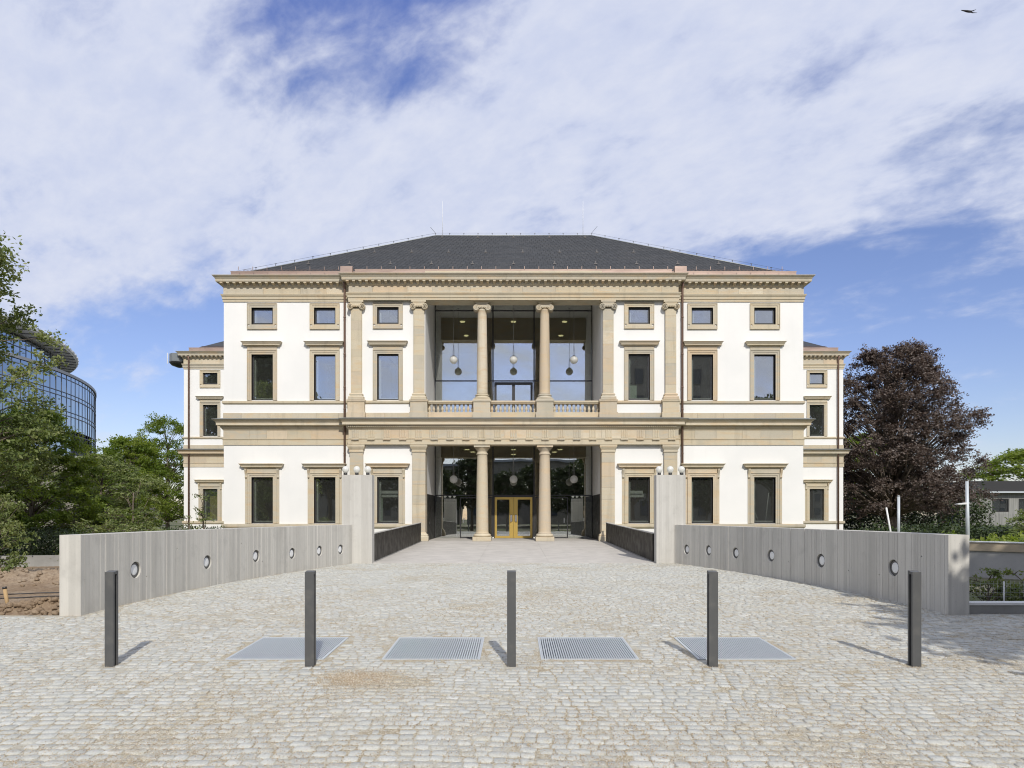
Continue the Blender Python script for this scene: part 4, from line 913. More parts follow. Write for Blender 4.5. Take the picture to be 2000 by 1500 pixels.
# ---- pillars, globe lamps, parapets
gm = MB().lathe([(0.05 * 1, 0.085), (0.075, 0.09)] + [(0.118 * math.sin(a), 0.20 - 0.118 * math.cos(a)) for a in np.linspace(0.75, 3.13, 14)], 24).mesh('globe', M_OPAL)
cm_ = MB().lathe([(0.062, 0.0), (0.062, 0.085), (0.05, 0.09)], 16).mesh('collar', M_FRAME)
for s, nm, gxs in ((-1, 'left', (675, 697, 718.5)), (1, 'right', (1287.5, 1309, 1331))):
    x0, x1 = (-5.995, -4.935) if s < 0 else (4.985, 6.01)
    c = g_ = random.Random(5 + s); pts = []; x = x0
    while x < x1 - 0.01:
        w_ = min(c.uniform(0.07, 0.12), x1 - x); o = c.uniform(0, 0.006)
        pts += [(x + 0.003, 23.225 + o), (x + w_ - 0.003, 23.225 + o)]; x += w_
    MBp = MB().prism(pts + [(x1, 23.60), (x0, 23.60)], -0.3, 3.085)
    pil = MBp.obj('concrete_pillar', M_CONCP); tag(pil, 'pale concrete pillar topped by three white globes, %s of the entrance bridge' % nm, 'pillar', 'pillars of the entrance bridge')
    for i, gp in enumerate(gxs):
        p = px(gp, 928, 23.4); T = thing('globe_lamp', 'white globe lamp on the %s concrete pillar, %s of its three' % (nm, ('leftmost', 'middle', 'rightmost')[i]), 'lamp', (p[0], 23.4, 3.085), 'globe lamps on the pillars')
        obj('globe', gm, None, T, local=True); obj('collar', cm_, None, T, local=True)
    X = s * 4.96
    Pp = thing('parapet', 'black metal parapet along the %s side of the entrance bridge' % nm, 'parapet', (X, 29, 0.1), 'parapets of the entrance bridge')
    ya, yb = 23.61, 35.5
    def slab(xa, xb, h0, h1):
        vs = [(x, y, dz(y) + h) for h in (h0, h1) for y in (ya, yb) for x in (xa, xb)]
        return MB().add(vs, [(0, 2, 3, 1), (4, 5, 7, 6), (0, 1, 5, 4), (2, 6, 7, 3), (0, 4, 6, 2), (1, 3, 7, 5)])
    for i in range(5):
        a0, a1 = ya, yb; ya, yb = a0 + (a1 - a0) * i / 5 + 0.004, a0 + (a1 - a0) * (i + 1) / 5 - 0.004
        slab(X - 0.03, X + 0.03, 0.03, 1.0).obj('panel', M_BLACK, Pp); ya, yb = a0, a1
    slab(X - 0.05, X + 0.05, 1.002, 1.035).obj('cap_rail', M_CONCP, Pp); slab(X - 0.06, X + 0.06, -0.28, 0.028).obj('kerb', M_CONCG, Pp)

# ---- pendant lamps hanging in the loggia
pg = MB().lathe([(0.232 * math.sin(a), -0.232 * math.cos(a)) for a in np.linspace(0.02, 3.12, 20)], 28).mesh('globe', M_OPAL)
for lvl, zc, zt in (('upper', 10.74, 14.745), ('lower', 3.76, 6.495)):
    for x, nm in ((-3.5, 'left'), (0.0, 'middle'), (3.53, 'right')):
        T = thing('pendant_lamp', 'white globe pendant hanging in the %s bay of the %s loggia' % (nm, lvl), 'lamp', (x, 38.9, zc), 'pendant globes in the loggia')
        obj('globe', pg, None, T, local=True)
        cb = MB().tube([(0, 0, 0.22), (0, 0, zt - zc)], 0.010, 6)
        for a in (0.6, 2.7, 4.8): cb.tube([(0.06 * math.cos(a), 0.06 * math.sin(a), 0.22), (0.06 * math.cos(a), 0.06 * math.sin(a), 0.42), (0.0, 0, 0.9)], 0.006, 4)
        cb.lathe([(0.07, 0.215), (0.07, 0.25), (0.03, 0.26)], 12).lathe([(0.06, zt - zc - 0.03), (0.06, zt - zc)], 12).obj('cable', M_STEEL, T, local=True)
for x in (-1.24, 1.24):
    o = MB().lathe([(0.05, 0.26), (0.055, 0.30), (0.04, 0.34), (0.01, 0.352)], 14, (x, 40.3, 0)).obj('floor_spot', M_WHITE)
    tag(o, 'small white floor spotlight %s of the brass door' % ('left' if x < 0 else 'right'), 'spotlight', 'floor spots beside the door')

# ---- bollards
hgt, hw, dp = 1.15, 0.054, 0.10
place = ['leftmost, in front of the left concrete wall', 'in front of the leftmost grating', 'in the middle, between the gratings', 'in front of the rightmost grating', 'rightmost, in front of the right concrete wall']
fp = MB().box(-hw, hw, 0, 0.028, -0.12, hgt).mesh('front_plate', M_BOLLARD); bp_ = MB().box(-hw, hw, dp - 0.028, dp, -0.12, hgt + 0.012).mesh('back_plate', M_BOLLARD)
wb = MB().box(-hw + 0.03, hw - 0.03, 0.028, dp - 0.028, -0.12, hgt - 0.03).mesh('web', M_FRAME)
tp = MB().add([(-hw, 0.0285, hgt - 0.03), (hw, 0.0285, hgt - 0.03), (hw, dp - 0.0285, hgt - 0.03), (-hw, dp - 0.0285, hgt - 0.03), (-hw, 0.0285, hgt - 0.001), (hw, 0.0285, hgt - 0.001), (hw, dp - 0.0285, hgt + 0.010), (-hw, dp - 0.0285, hgt + 0.010)],
              [(3, 2, 1, 0), (4, 5, 6, 7), (0, 1, 5, 4), (1, 2, 6, 5), (2, 3, 7, 6), (3, 0, 4, 7)]).mesh('top_plate', M_BOLLARD)
for x, pl in zip(BOLL_X, place):
    T = thing('bollard', 'slim anthracite steel bollard standing %s' % pl, 'bollard', (x, BOLL_Y, float(gz(BOLL_Y + 0.05))), 'bollards across the forecourt')
    for nm, mm in (('front_plate', fp), ('back_plate', bp_), ('web', wb), ('top_plate', tp)): obj(nm, mm, None, T, local=True)

# ---- gratings
gl_ = ['leftmost galvanised bar grating set in the cobblestones', 'galvanised bar grating second from the left in the cobblestones', 'galvanised bar grating second from the right in the cobblestones', 'rightmost galvanised bar grating set in the cobblestones']
sl = float((gz(9.74) - gz(8.46)) / 1.28); gd = 1.28
bars = MB()
for i in range(40): bars.box(-GW + 0.03 + i * (2 * GW - 0.06) / 39 - 0.008, -GW + 0.03 + i * (2 * GW - 0.06) / 39 + 0.008, 0.02, gd - 0.02, -0.04, -0.002)
for j in range(3): yq = 0.2 + j * (gd - 0.4) / 2; bars.box(-GW + 0.02, GW - 0.02, yq - 0.003, yq + 0.003, -0.035, -0.02)
barm = bars.mesh('bars', M_GALV)
frm = MB().box(-GW, -GW + 0.02, 0, gd, -0.05, 0.0).box(GW - 0.02, GW, 0, gd, -0.05, 0).box(-GW + 0.02, GW - 0.02, 0, 0.02, -0.05, 0).box(-GW + 0.02, GW - 0.02, gd - 0.02, gd, -0.05, 0).mesh('frame', M_GALV)
pitm = MB().box(-GW - 0.001, GW + 0.001, -0.001, gd + 0.001, -0.07, -0.0505).mesh('pit', M_DARKPIT)
for (x, y0, y1), lb in zip(GRATES, gl_):
    T = thing('floor_grating', lb, 'grating', (x, y0, float(gz(y0)) + 0.006), 'bar gratings in the paving'); T.rotation_euler = (math.atan(sl), 0, 0)
    tag(obj('bars', barm, None, T, local=True), kind='stuff'); obj('frame', frm, None, T, local=True); obj('pit', pitm, None, T, local=True)

# ------------------------------------------------------------------ trees and plants
def leaf_mesh(name, C, size, mat, seed, up=0.6, tint=None, asp=0.55):
    g = np.random.default_rng(seed); n = len(C)
    nr = g.normal(0, 0.7, (n, 3)) + np.array([0.05, -0.40, up]); nr /= np.linalg.norm(nr, axis=1)[:, None]
    a = g.normal(0, 1, (n, 3)); a -= nr * np.sum(a * nr, 1)[:, None]; a /= np.linalg.norm(a, axis=1)[:, None]; b = np.cross(nr, a)
    L = size * g.uniform(0.6, 1.25, n)[:, None]
    V = np.stack([C + a * L * 0.5, C + b * L * asp * 0.5 + a * L * 0.05, C - a * L * 0.5, C - b * L * asp * 0.5 + a * L * 0.05], 1)
    tn = g.uniform(0, 1, n) if tint is None else np.clip(tint + g.normal(0, 0.16, n), 0, 1)
    return mesh_np(name, V.reshape(-1, 3), np.arange(4 * n), np.full(n, 4), mat, False, np.repeat(tn, 4))

def grow(seed, H, trunk_h, prof, n_cl, n_lf, leaf, clr, mat, tr=0.16, lean=(0, 0), twigs=10, flat=0.55, fork=0.45, droop=0.12):
    """trunk, limbs reaching every clump, twigs round each clump and leaves strung on the twigs; returns two meshes in local space"""
    g = np.random.default_rng(seed); T = MB()
    tz = np.linspace(0, H * 0.82, 9); tp_ = [(lean[0] * (z / H) ** 1.5 + 0.05 * H * 0.2 * math.sin(z * 1.1 + seed), lean[1] * (z / H) ** 1.5 + 0.04 * H * 0.2 * math.cos(z * 0.9 + seed), z) for z in tz]
    T.tube([(tp_[0][0], tp_[0][1], -0.3)] + tp_, [tr * 1.25] + [tr * (1 - 0.9 * (z / (H * 0.82))) + 0.012 for z in tz], 8)
    trunk_at = lambda z: np.array([np.interp(z, tz, [p[k] for p in tp_]) for k in (0, 1, 2)])
    C = []; TI = []
    for i in range(n_cl):
        for _ in range(30):
            h = g.uniform(0, 1); r = prof(h)
            if g.uniform(0, 1) < (r / 1.0) ** 1.2 + 0.05: break
        z = trunk_h + h * (H - trunk_h); th = g.uniform(0, 2 * math.pi); r = r * (1 + 0.09 * math.sin(2 * th + seed) + 0.10 * math.sin(3 * th + 6 * h + seed) + 0.07 * math.sin(5 * th - 9 * h)); rr = r * g.uniform(0.15, 1) ** 0.55
        cz = trunk_at(min(z, tz[-1])); c = np.array([cz[0] + rr * math.cos(th), cz[1] + rr * math.sin(th), z])
        zs = max(trunk_h * 0.75, z - fork * rr - g.uniform(0.1, 0.5) * (z - trunk_h) * 0.5); s0 = trunk_at(min(zs, tz[-1]))
        mid = s0 * 0.5 + c * 0.5 + np.array([0, 0, 0.10 * rr]) + g.normal(0, 0.06 * rr + 0.02, 3)
        r0 = max(0.012, tr * 0.32 * (1 - 0.6 * h)); T.tube([s0, mid, c], [r0, r0 * 0.6, 0.010], 5)
        out = np.array([math.cos(th), math.sin(th), 0.15]); cr = clr * g.uniform(0.7, 1.25) * (0.75 + 0.4 * (rr / max(r, 0.1)))
        tbase = g.uniform(0.25, 0.75)
        for k in range(twigs):
            d = out * 0.75 + g.normal(0, 0.75, 3) * np.array([1, 1, flat]); d /= np.linalg.norm(d); ln = cr * g.uniform(0.6, 1.15)
            m_ = max(2, int(n_lf / (n_cl * twigs))); s = g.uniform(0.15, 1, m_) ** 0.8
            P = c + d * (s * ln)[:, None] + g.normal(0, 0.09 * cr + 0.02, (m_, 3)) * np.array([1, 1, 0.6]); P[:, 2] -= droop * ln * s ** 2
            C.append(P); TI.append(np.full(m_, tbase + g.normal(0, 0.08)))
            if k < 4: e = c + d * ln * 0.8; T.tube([c, e], [0.010, 0.004], 3)
    return T.mesh('trunk', M_BARK), leaf_mesh('crown', np.concatenate(C), leaf, mat, seed + 1, tint=np.concatenate(TI))
def plant_tree(name, label, meshes, loc, rz=0.0, sc=1.0, group=None, cat='tree'):
    T = thing(name, label, cat, (loc[0], loc[1], loc[2] if len(loc) > 2 else float(gz(loc[1])) - 0.19), group, rz, (sc, sc, sc) if not isinstance(sc, tuple) else sc)
    obj('trunk', meshes[0], None, T, local=True); obj('crown', meshes[1], None, T, local=True); return T

egg = lambda R: (lambda h: R * max(0.12, math.sin(math.pi * min(1, 0.18 + 0.80 * h)) ** 0.8))
tA = grow(1, 8.5, 1.4, egg(3.0), 115, 38000, 0.17, 0.85, M_LEAF)
tB = grow(2, 7.0, 0.8, egg(2.7), 95, 30000, 0.15, 0.8, M_LEAF2)
tC = grow(3, 11.0, 1.8, egg(3.9), 130, 30000, 0.20, 1.05, M_LEAF, tr=0.22)
tD = grow(4, 12.2, 1.4, lambda h: 3.3 * float(np.interp(h, [0, 0.35, 0.6, 0.85, 1], [0.8, 1, 0.9, 0.62, 0.3])), 200, 46000, 0.15, 0.8, M_LEAF2, tr=0.2)
GP = 'green trees left of the palace'
plant_tree('tall_tree', 'tall leafy tree cut by the left edge of the picture', tD, (-18.75, 21.5), 0.3, (0.95, 0.95, 0.98), GP)
plant_tree('park_tree', 'young tree with airy crown in front of the curved glass offices', tA, (-20.6, 28.5), 1.1, (0.8, 0.8, 0.74), GP)
plant_tree('park_tree', 'dark bushy tree behind the earth mound at the far left', tA, (-24.5, 29.5), 2.4, (0.85, 0.85, 0.7), GP)
plant_tree('park_tree', 'green tree right of the young airy tree, beneath the offices', tB, (-20.8, 33.5), 0.4, (0.95, 0.95, 0.70), GP)
plant_tree('park_tree', 'rounded tree standing between offices and palace', tA, (-23.0, 40.0), 4.0, (0.74, 0.74, 0.76), GP)
plant_tree('park_tree', 'dense dark tree touching the left wing of the palace', tC, (-30.2, 58), 2.0, (0.85, 0.85, 0.92), GP)
plant_tree('park_tree', 'low spreading tree behind the rounded tree', tC, (-38.5, 62), 0.9, (0.9, 0.9, 0.66), GP)
plant_tree('park_tree', 'wide tree filling the gap far left below the offices', tC, (-33, 41), 3.3, (0.95, 0.95, 0.62), GP)
tS = grow(8, 4.3, 0.2, lambda h: 0.85 * (1 - 0.55 * h), 46, 4200, 0.11, 0.42, M_LEAF2, tr=0.035, twigs=6)
plant_tree('sapling', 'thin pale sapling behind the left concrete wall', tS, (-12.3, 21.6), 0.5, (1, 1, 0.74), None)
tS2 = grow(9, 2.6, 0.1, lambda h: 0.85 * (1 - 0.35 * h), 55, 5200, 0.10, 0.38, M_LEAF2, tr=0.03, twigs=6)
plant_tree('shrub', 'light green shrub beneath the thin sapling', tS2, (-11.3, 20.2), 0.0, (0.95, 0.9, 0.62), None, 'shrub')
plant_tree('shrub', 'light green shrub left of the thin sapling', tS2, (-14.6, 23.2), 2.0, (1, 1, 0.65), None, 'shrub')
plant_tree('shrub', 'pale leafy shrub at the left edge beside the earth', tS2, (-13.3, 17.15), 1.0, (0.75, 0.75, 0.95), None, 'shrub')
tW = grow(10, 2.3, 0.1, lambda h: 0.22 * (1 - 0.4 * h), 22, 700, 0.08, 0.22, M_LEAF2, tr=0.02, twigs=4)
plant_tree('shrub', 'thin climbing twig before the left wing corner', tW, (-11.0, 22.6), 0.0, 0.8, None, 'shrub')
plant_tree('shrub', 'taller thin twig before the left wing window', tW, (-10.6, 22.8), 1.4, (1, 1, 1.12), None, 'shrub')

# copper beech
bp2 = lambda h: 6.6 * float(np.interp(h, [0, 0.3, 0.55, 0.75, 0.9, 1.0], [0.97, 1.0, 0.95, 0.74, 0.52, 0.33]))
beech = grow(21, 18.6, 2.7, bp2, 430, 125000, 0.21, 1.25, M_LEAFP, tr=0.50, twigs=12, flat=0.7, fork=0.8, droop=0.30)
plant_tree('copper_beech', 'large dark purple copper beech right of the palace', beech, (33.2, 58.5, -0.3), 0.4, (0.94, 0.94, 0.88))
tR = grow(22, 11, 1.5, egg(5.2), 120, 22000, 0.30, 1.4, M_LEAF3, tr=0.3)
plant_tree('bright_tree', 'sunlit yellow-green tree behind the low grey house', tR, (68.5, 88, 0), 0.0, (1.4, 1.4, 0.92))
plant_tree('bright_tree', 'sunlit yellow-green tree glimpsed through the copper beech', tR, (47, 90, 0), 2.0, (1.2, 1.2, 1.1))

def hedge(name, label, x0, x1, y0, y1, z0, z1, mat, n, leaf, seed, cat='hedge', top=0.15):
    g = np.random.default_rng(seed); T = thing(name, label, cat, ((x0 + x1) / 2, (y0 + y1) / 2, z0))
    P = np.stack([g.uniform(x0, x1, n), g.uniform(y0, y1, n), g.uniform(0, 1, n)], 1)
    hh = np.array([1 + top * mnoise.fractal(Vector((a * 1.3, b * 1.3, seed)), 0.8, 2.0, 3) for a, b, _ in P])
    P[:, 2] = z0 + (z1 - z0) * P[:, 2] ** 0.75 * hh
    obj('foliage', leaf_mesh('foliage', P, leaf, mat, seed), None, T)
    st_ = MB()
    for k in range(10): x = x0 + (k + 0.5) * (x1 - x0) / 10; st_.tube([(x, (y0 + y1) / 2, z0 - 0.1), (x + 0.05, (y0 + y1) / 2, z0 + (z1 - z0) * 0.7)], 0.02, 5)
    st_.obj('stems', M_BARK, T); return T
hedge('hedge', 'dark clipped hedge above the low retaining wall at the left', -27, -14.6, 23.6, 25.0, -0.1, 1.05, M_HEDGE, 12000, 0.11, 5)
hedge('hedge', 'dark hedge behind the trees, left of the sapling', -22, -11.5, 26.0, 27.5, -0.1, 1.15, M_HEDGE, 9000, 0.11, 15)

# ---- left: bare earth, retaining wall, stake
def earth_z(X, Y):
    Z = np.empty_like(X)
    for i in range(X.shape[0]):
        for j in range(X.shape[1]):
            x, y_ = X[i, j], Y[i, j]; b = float(gz(y_)) - 0.03
            f = mnoise.fractal(Vector((x * 0.9, y_ * 0.9, 3)), 0.7, 2.0, 5); c = mnoise.fractal(Vector((x * 3.5, y_ * 3.5, 9)), 0.5, 2.0, 4)
            m1 = math.exp(-((y_ - 12.05) / 0.22) ** 2) * (0.14 + 0.13 * f); m2 = math.exp(-((y_ - 17.0) / 0.55) ** 2) * (0.30 + 0.18 * f + 0.04 * math.sin(x * 1.7)); m3 = math.exp(-((y_ - 19.5) / 1.2) ** 2) * 0.15
            k = 0.25 + 0.75 * min(1, math.exp(-((y_ - 12.05) / 0.35) ** 2) + math.exp(-((y_ - 17.1) / 0.8) ** 2))
            Z[i, j] = b + max(0, m1) + max(0, m2) + m3 + 0.045 * c * k
    return Z
tag(obj('earth', grid_mesh('earth', np.linspace(-17.5, -7.66, 150), np.linspace(11.66, 23.4, 190), earth_z, M_EARTH)), 'rough brown bare earth left of the concrete wall', None, kind='structure')
g = np.random.default_rng(31); cl_ = []
for k in range(7):
    bm = bmesh.new(); bmesh.ops.create_icosphere(bm, subdivisions=2, radius=1.0)
    for v_ in bm.verts: v_.co *= 1 + 0.45 * mnoise.fractal(v_.co * 1.2 + Vector((k * 7, 0, 0)), 0.6, 2.0, 4); v_.co.z *= 0.7
    me = bpy.data.meshes.new('clods'); bm.to_mesh(me); bm.free(); cl_.append(me)
vs, ls, n0 = [], [], 0
for i in range(420):
    me = cl_[i % 7]; r = g.uniform(0.015, 0.07) ** 1.0; a = np.empty(len(me.vertices) * 3, np.float32); me.vertices.foreach_get('co', a); a = a.reshape(-1, 3) * r * (1.8 if i < 6 else 1.0)
    if i % 3: x, yq = g.uniform(-10.5, -7.75), g.normal(12.05, 0.16)
    else: x, yq = g.uniform(-14.5, -9.0), g.normal(16.8, 0.4)
    zq = float(earth_z(np.array([[x]]), np.array([[yq]]))[0, 0]); vs.append(a + np.array([x, yq, zq + r * 0.3])); f = np.empty(len(me.polygons) * 3, np.int32); me.loops.foreach_get('vertex_index', f); ls.append(f + n0); n0 += len(a)
ls = np.concatenate(ls); tag(obj('earth_clods', mesh_np('earth_clods', np.concatenate(vs), ls, np.full(len(ls) // 3, 3), M_EARTH)), 'loose clods of brown earth left of the concrete wall', None, kind='stuff')
rw = MB().add([(-26, 20.2, -0.3), (-9.4, 23.3, -0.3), (-9.4, 23.5, -0.3), (-26, 20.4, -0.3), (-26, 20.2, 0.30), (-9.4, 23.3, 0.36), (-9.4, 23.5, 0.36), (-26, 20.4, 0.30)], [(3, 2, 1, 0), (4, 5, 6, 7), (0, 1, 5, 4), (1, 2, 6, 5), (2, 3, 7, 6), (3, 0, 4, 7)])
tag(rw.obj('retaining_wall', M_CONCG), 'low grey concrete retaining wall behind the bare earth', 'wall')
T = thing('wooden_stake', 'raw wooden stake with dark top in the earth at the left edge', 'stake', (-9.42, 12.35, -0.04))
MB().tube([(0.06, 0, -0.1), (-0.02, 0, 0.36)], 0.032, 10).obj('stake', M_WOOD, T, local=True); MB().tube([(-0.02, 0, 0.36), (-0.028, 0, 0.40)], 0.036, 10).obj('tip', M_FRAME, T, local=True)
for i, (y0, y1) in enumerate(((14.2, 15.3), (13.4, 14.6))):
    o = MB().tube([(-12 + k * 0.55, y0 + (y1 - y0) * k / 8 + 0.03 * math.sin(k * 2.1), float(earth_z(np.array([[-12 + k * .55]]), np.array([[y0 + (y1 - y0) * k / 8]]))[0, 0]) + 0.02) for k in range(9)], 0.012, 5).obj('cord', M_FRAME)
    tag(o, '%s dark cord stretched over the bare earth' % ('farther', 'nearer')[i], 'cord', 'cords on the earth')
gsup = thing('tree_guard', 'wooden post frame round a trunk above the hedge at the left', 'tree guard', (-22.6, 28, -0.2))
for dx, dy in ((-0.5, 0), (0.5, 0), (0, 0.7)): MB().tube([(-22.6 + dx, 28 + dy, -0.2), (-22.6 + dx, 28 + dy, 2.25)], 0.045, 8).obj('post', M_WOOD, gsup)
MB().box(-23.15, -22.05, 27.93, 27.97, 2.0, 2.1).obj('rail', M_WOOD, gsup)

# ---- curved glass office building, far left
OC, OR = np.array((-153.9, 120.9)), 66.0
off = thing('office_building', 'curved blue glass office building with overhanging roof plate', 'building', (-100, 140, 0))
def oc(a, r, z): return (OC[0] + r * math.cos(a), OC[1] + r * math.sin(a), z)
stp = 1.95 / OR; a_end = math.radians(57.85 + 14); a0_ = math.radians(-22)      # angle of the facade seen from its centre
aa = np.arange(-0.92, 1.02, stp)
vis = [a for a in aa]
top, fh = 29.4, 3.6
floors = [top - fh * (k + 1) for k in range(7)]
def arc(r0, r1, z0, z1, a0, a1, n=60):
    m = MB(); A_ = np.linspace(a0, a1, n); vs = []
    for a in A_: vs += [oc(a, r0, z0), oc(a, r1, z0), oc(a, r1, z1), oc(a, r0, z1)]
    fs = [(i * 4 + k, i * 4 + (k + 1) % 4, (i + 1) * 4 + (k + 1) % 4, (i + 1) * 4 + k) for i in range(n - 1) for k in range(4)] + [(0, 1, 2, 3), tuple((n - 1) * 4 + k for k in (3, 2, 1, 0))]
    return m.add(vs, fs)
M_OFFR = material('office_frame', (0.10, 0.11, 0.125), 0.5, 0.4); M_OFGREY = material('office_grey', (0.30, 0.31, 0.33), 0.5, 0.4); M_OFCORE = material('office_core', (0.035, 0.045, 0.06), 0.6, 0.4); M_SOFFIT = material('office_soffit', (0.78, 0.77, 0.74), 0.6, 0.3)
arc(OR - 2.2, OR - 1.2, 0, top - 0.3, aa[0], aa[-1]).obj('core', M_OFCORE, off)
cw = stp * OR - 0.10
pane = MB().box(-cw / 2, cw / 2, -0.03, 0.03, 0, 2.62).mesh('pane', M_GLASSFAR); spn = MB().box(-cw / 2, cw / 2, -0.03, 0.03, 0, 0.66).mesh('spandrel_pane', M_GLASSFAR)
mul = MB().box(-0.05, 0.05, -0.10, 0.10, 4.0, top).mesh('mullion', M_OFFR)
tgt = math.radians(57.85)                                                 # tangent point as seen from the camera
gap = (0.985 - 0.10, 0.985 - 0.10)
for i, a in enumerate(aa):
    obj('mullion', mul, None, off, loc=oc(a, OR, 0), rot=(0, 0, a + math.pi / 2))
    am = a + stp / 2
    P_ = np.array(oc(am, OR, 0)[:2]); pxx = CX + F * P_[0] / P_[1]
    if pxx < -40: continue
    for k, z in enumerate(floors[:6]):
        if 139 < pxx < 177 and k in (3, 4): continue
        g_ = random.Random(i * 31 + k)
        obj('pane', pane, None, off, loc=oc(am, OR, z + 0.06), rot=(math.radians(g_.uniform(-0.6, 0.6)), 0, am + math.pi / 2 + math.radians(g_.uniform(-0.8, 0.8))))
        obj('spandrel_pane', spn, None, off, loc=oc(am, OR, z + 2.82), rot=(0, 0, am + math.pi / 2))
for z in floors[:6]:
    arc(OR - 0.08, OR + 0.12, z - 0.06, z + 0.06, aa[0], aa[-1]).obj('transom', M_OFFR, off); arc(OR - 0.08, OR + 0.14, z + 2.68, z + 2.82, aa[0], aa[-1]).obj('transom', M_OFFR, off)
arc(OR - 2.5, OR + 0.25, top, top + 0.55, aa[0], aa[-1]).obj('parapet', M_OFGREY, off)
arc(50, OR - 0.5, top - 0.35, top - 0.05, aa[0], aa[-1]).obj('terrace', M_OFGREY, off)
R2 = 59.0; arc(R2 - 1.6, R2 - 1.0, top, 36.6, aa[0], aa[-1]).obj('core', M_OFCORE, off)
up_ = MB().box(-0.92, 0.92, -0.03, 0.03, 0, 5.6).mesh('pane', M_GLASSFAR); um = MB().box(-0.06, 0.06, -0.1, 0.1, 0, 6.6).mesh('mullion', M_OFFR)
for a in np.arange(-0.92, 1.02, 2.0 / R2):
    P_ = np.array(oc(a, R2, 0)[:2])
    obj('mullion', um, None, off, loc=oc(a, R2, top + 0.3), rot=(0, 0, a + math.pi / 2))
    if CX + F * P_[0] / P_[1] > -60: obj('pane', up_, None, off, loc=oc(a + 1.0 / R2, R2, top + 0.8), rot=(0, 0, a + 1.0 / R2 + math.pi / 2))
arc(R2 - 0.1, R2 + 0.15, 33.9, 34.05, aa[0], aa[-1]).obj('transom', M_OFFR, off)
arc(45, 62.3, 36.75, 37.0, aa[0], aa[-1]).obj('roof_plate', M_SOFFIT, off); arc(58.8, 62.6, 37.0, 37.5, aa[0], aa[-1]).obj('roof_edge', M_SOFFIT, off)
rib = MB().box(-0.10, 0.10, -1.6, 1.6, 0, 0.14).mesh('roof_rib', M_OFFR); lt_ = MB().box(-0.7, 0.7, -0.16, 0.16, 0, 0.10).mesh('roof_plank', M_WHITE)
for a in np.arange(-0.9, 1.0, 3.2 / 62): obj('roof_rib', rib, None, off, loc=oc(a, 60.7, 36.62), rot=(0, 0, a + math.pi / 2)); obj('roof_plank', lt_, None, off, loc=oc(a + 0.02, 62.62, 37.3), rot=(math.pi / 2, 0, a + math.pi / 2))
arc(OR - 1.1, OR - 1.0, 11.4, 18.5, *[math.atan2(q[1] - OC[1], q[0] - OC[0]) for q in ((-93.2, 141.0), (-97.6, 154.0))], 8).obj('recess', M_FRAME, off)
# far low white house and street things behind the trees
def house(name, label, x0, x1, y0, y1, z1, wall, nwin, zrows, roofm, ww=1.2, wh=1.6, cat='building', face=-1):
    T = thing(name, label, cat, ((x0 + x1) / 2, y0, 0)); MB().box(x0, x1, y0, y1, -0.5, z1).obj('wall', wall, T)
    MB().box(x0 - 0.4, x1 + 0.4, y0 - 0.4, y1 + 0.4, z1, z1 + 0.5).obj('roof', roofm, T)
    wm = frame_boxes(MB(), ww / 2 - 0.08, 0.08, wh - 0.08, 0.08, -0.08, 0.05).mesh('window', M_FRAME); pm = MB().box(-ww / 2 + 0.081, ww / 2 - 0.081, -0.03, -0.01, 0.081, wh - 0.081).mesh('pane', M_OFCORE)
    for zr in zrows:
        for i in range(nwin):
            x = x0 + (i + 0.5) * (x1 - x0) / nwin; yf = y0 - 0.06 if face < 0 else y1 + 0.06; rot = (0, 0, 0 if face < 0 else math.pi)
            wv = obj('window', wm, None, T, loc=(x, yf, zr), rot=rot); obj('pane', pm, None, wv, loc=(x, yf, zr), rot=rot)
    return T
M_STREETWALL = material('grey_stone_facade', None, 0.85, 0.2, build=f_concrete((0.25, 0.235, 0.20), (0.19, 0.175, 0.15), False))
house('grey_house', 'low grey building glimpsed behind the trees at the left', -86, -58, 96, 110, 9.6, M_STREETWALL, 9, (1.5, 5.5), M_OFGREY)

# ---- right side: upstand, garden wall, roses, lamps, low house
M_GREYW = material('grey_render', None, 0.85, 0.15, build=f_concrete((0.52, 0.505, 0.48), (0.45, 0.44, 0.42), False))
T = thing('kerb_wall', 'low grey concrete upstand with white cap right of the shaded wall', 'wall', (9.5, 11.85, -0.1))
MB().box(8.0, 14, 11.75, 11.95, -0.4, 0.10).obj('base', M_CONCG, T); MB().box(7.99, 14, 11.73, 11.97, 0.102, 0.145).obj('cap', M_WHITE, T)
T = thing('garden_wall', 'grey rendered garden wall with sandstone coloured coping at the right edge', 'wall', (15, 19, -0.3))
ga, gb_ = np.array((12.0, 22.6)), np.array((16.2, 18.2)); gdir = (gb_ - ga) / np.linalg.norm(gb_ - ga); gn = np.array((gdir[1], -gdir[0]))
def along(m, o0, o1, z0, z1, s0=0.0, s1=1.0):
    p = [ga + (gb_ - ga) * s0 + gn * o0, ga + (gb_ - ga) * s1 + gn * o0, ga + (gb_ - ga) * s1 + gn * o1, ga + (gb_ - ga) * s0 + gn * o1]
    if sum(a[0] * b[1] - b[0] * a[1] for a, b in zip(p, p[1:] + p[:1])) < 0: p = p[::-1]
    return m.prism([tuple(q_) for q_ in p], z0, z1)
along(MB(), -0.15, 0.15, -1.0, 0.60).obj('wall', M_GREYW, T); along(MB(), -0.2, 0.2, 0.602, 0.855).obj('coping', material('coping_stone', (0.52, 0.43, 0.31), 0.8, 0.2), T); along(MB(), -0.23, 0.23, 0.857, 0.885).obj('cover', M_WHITE, T)
tRose = grow(41, 1.15, 0.05, lambda h: 0.34, 30, 1500, 0.075, 0.22, M_LEAF2, tr=0.015, twigs=5)
plant_tree('rose_bush', 'left of two small rose bushes before the garden wall', tRose, (9.35, 13.1, -0.55), 0.0, 1.0, 'rose bushes', 'bush')
plant_tree('rose_bush', 'right of two small rose bushes before the garden wall', tRose, (9.95, 12.9, -0.55), 2.0, 1.0, 'rose bushes', 'bush')
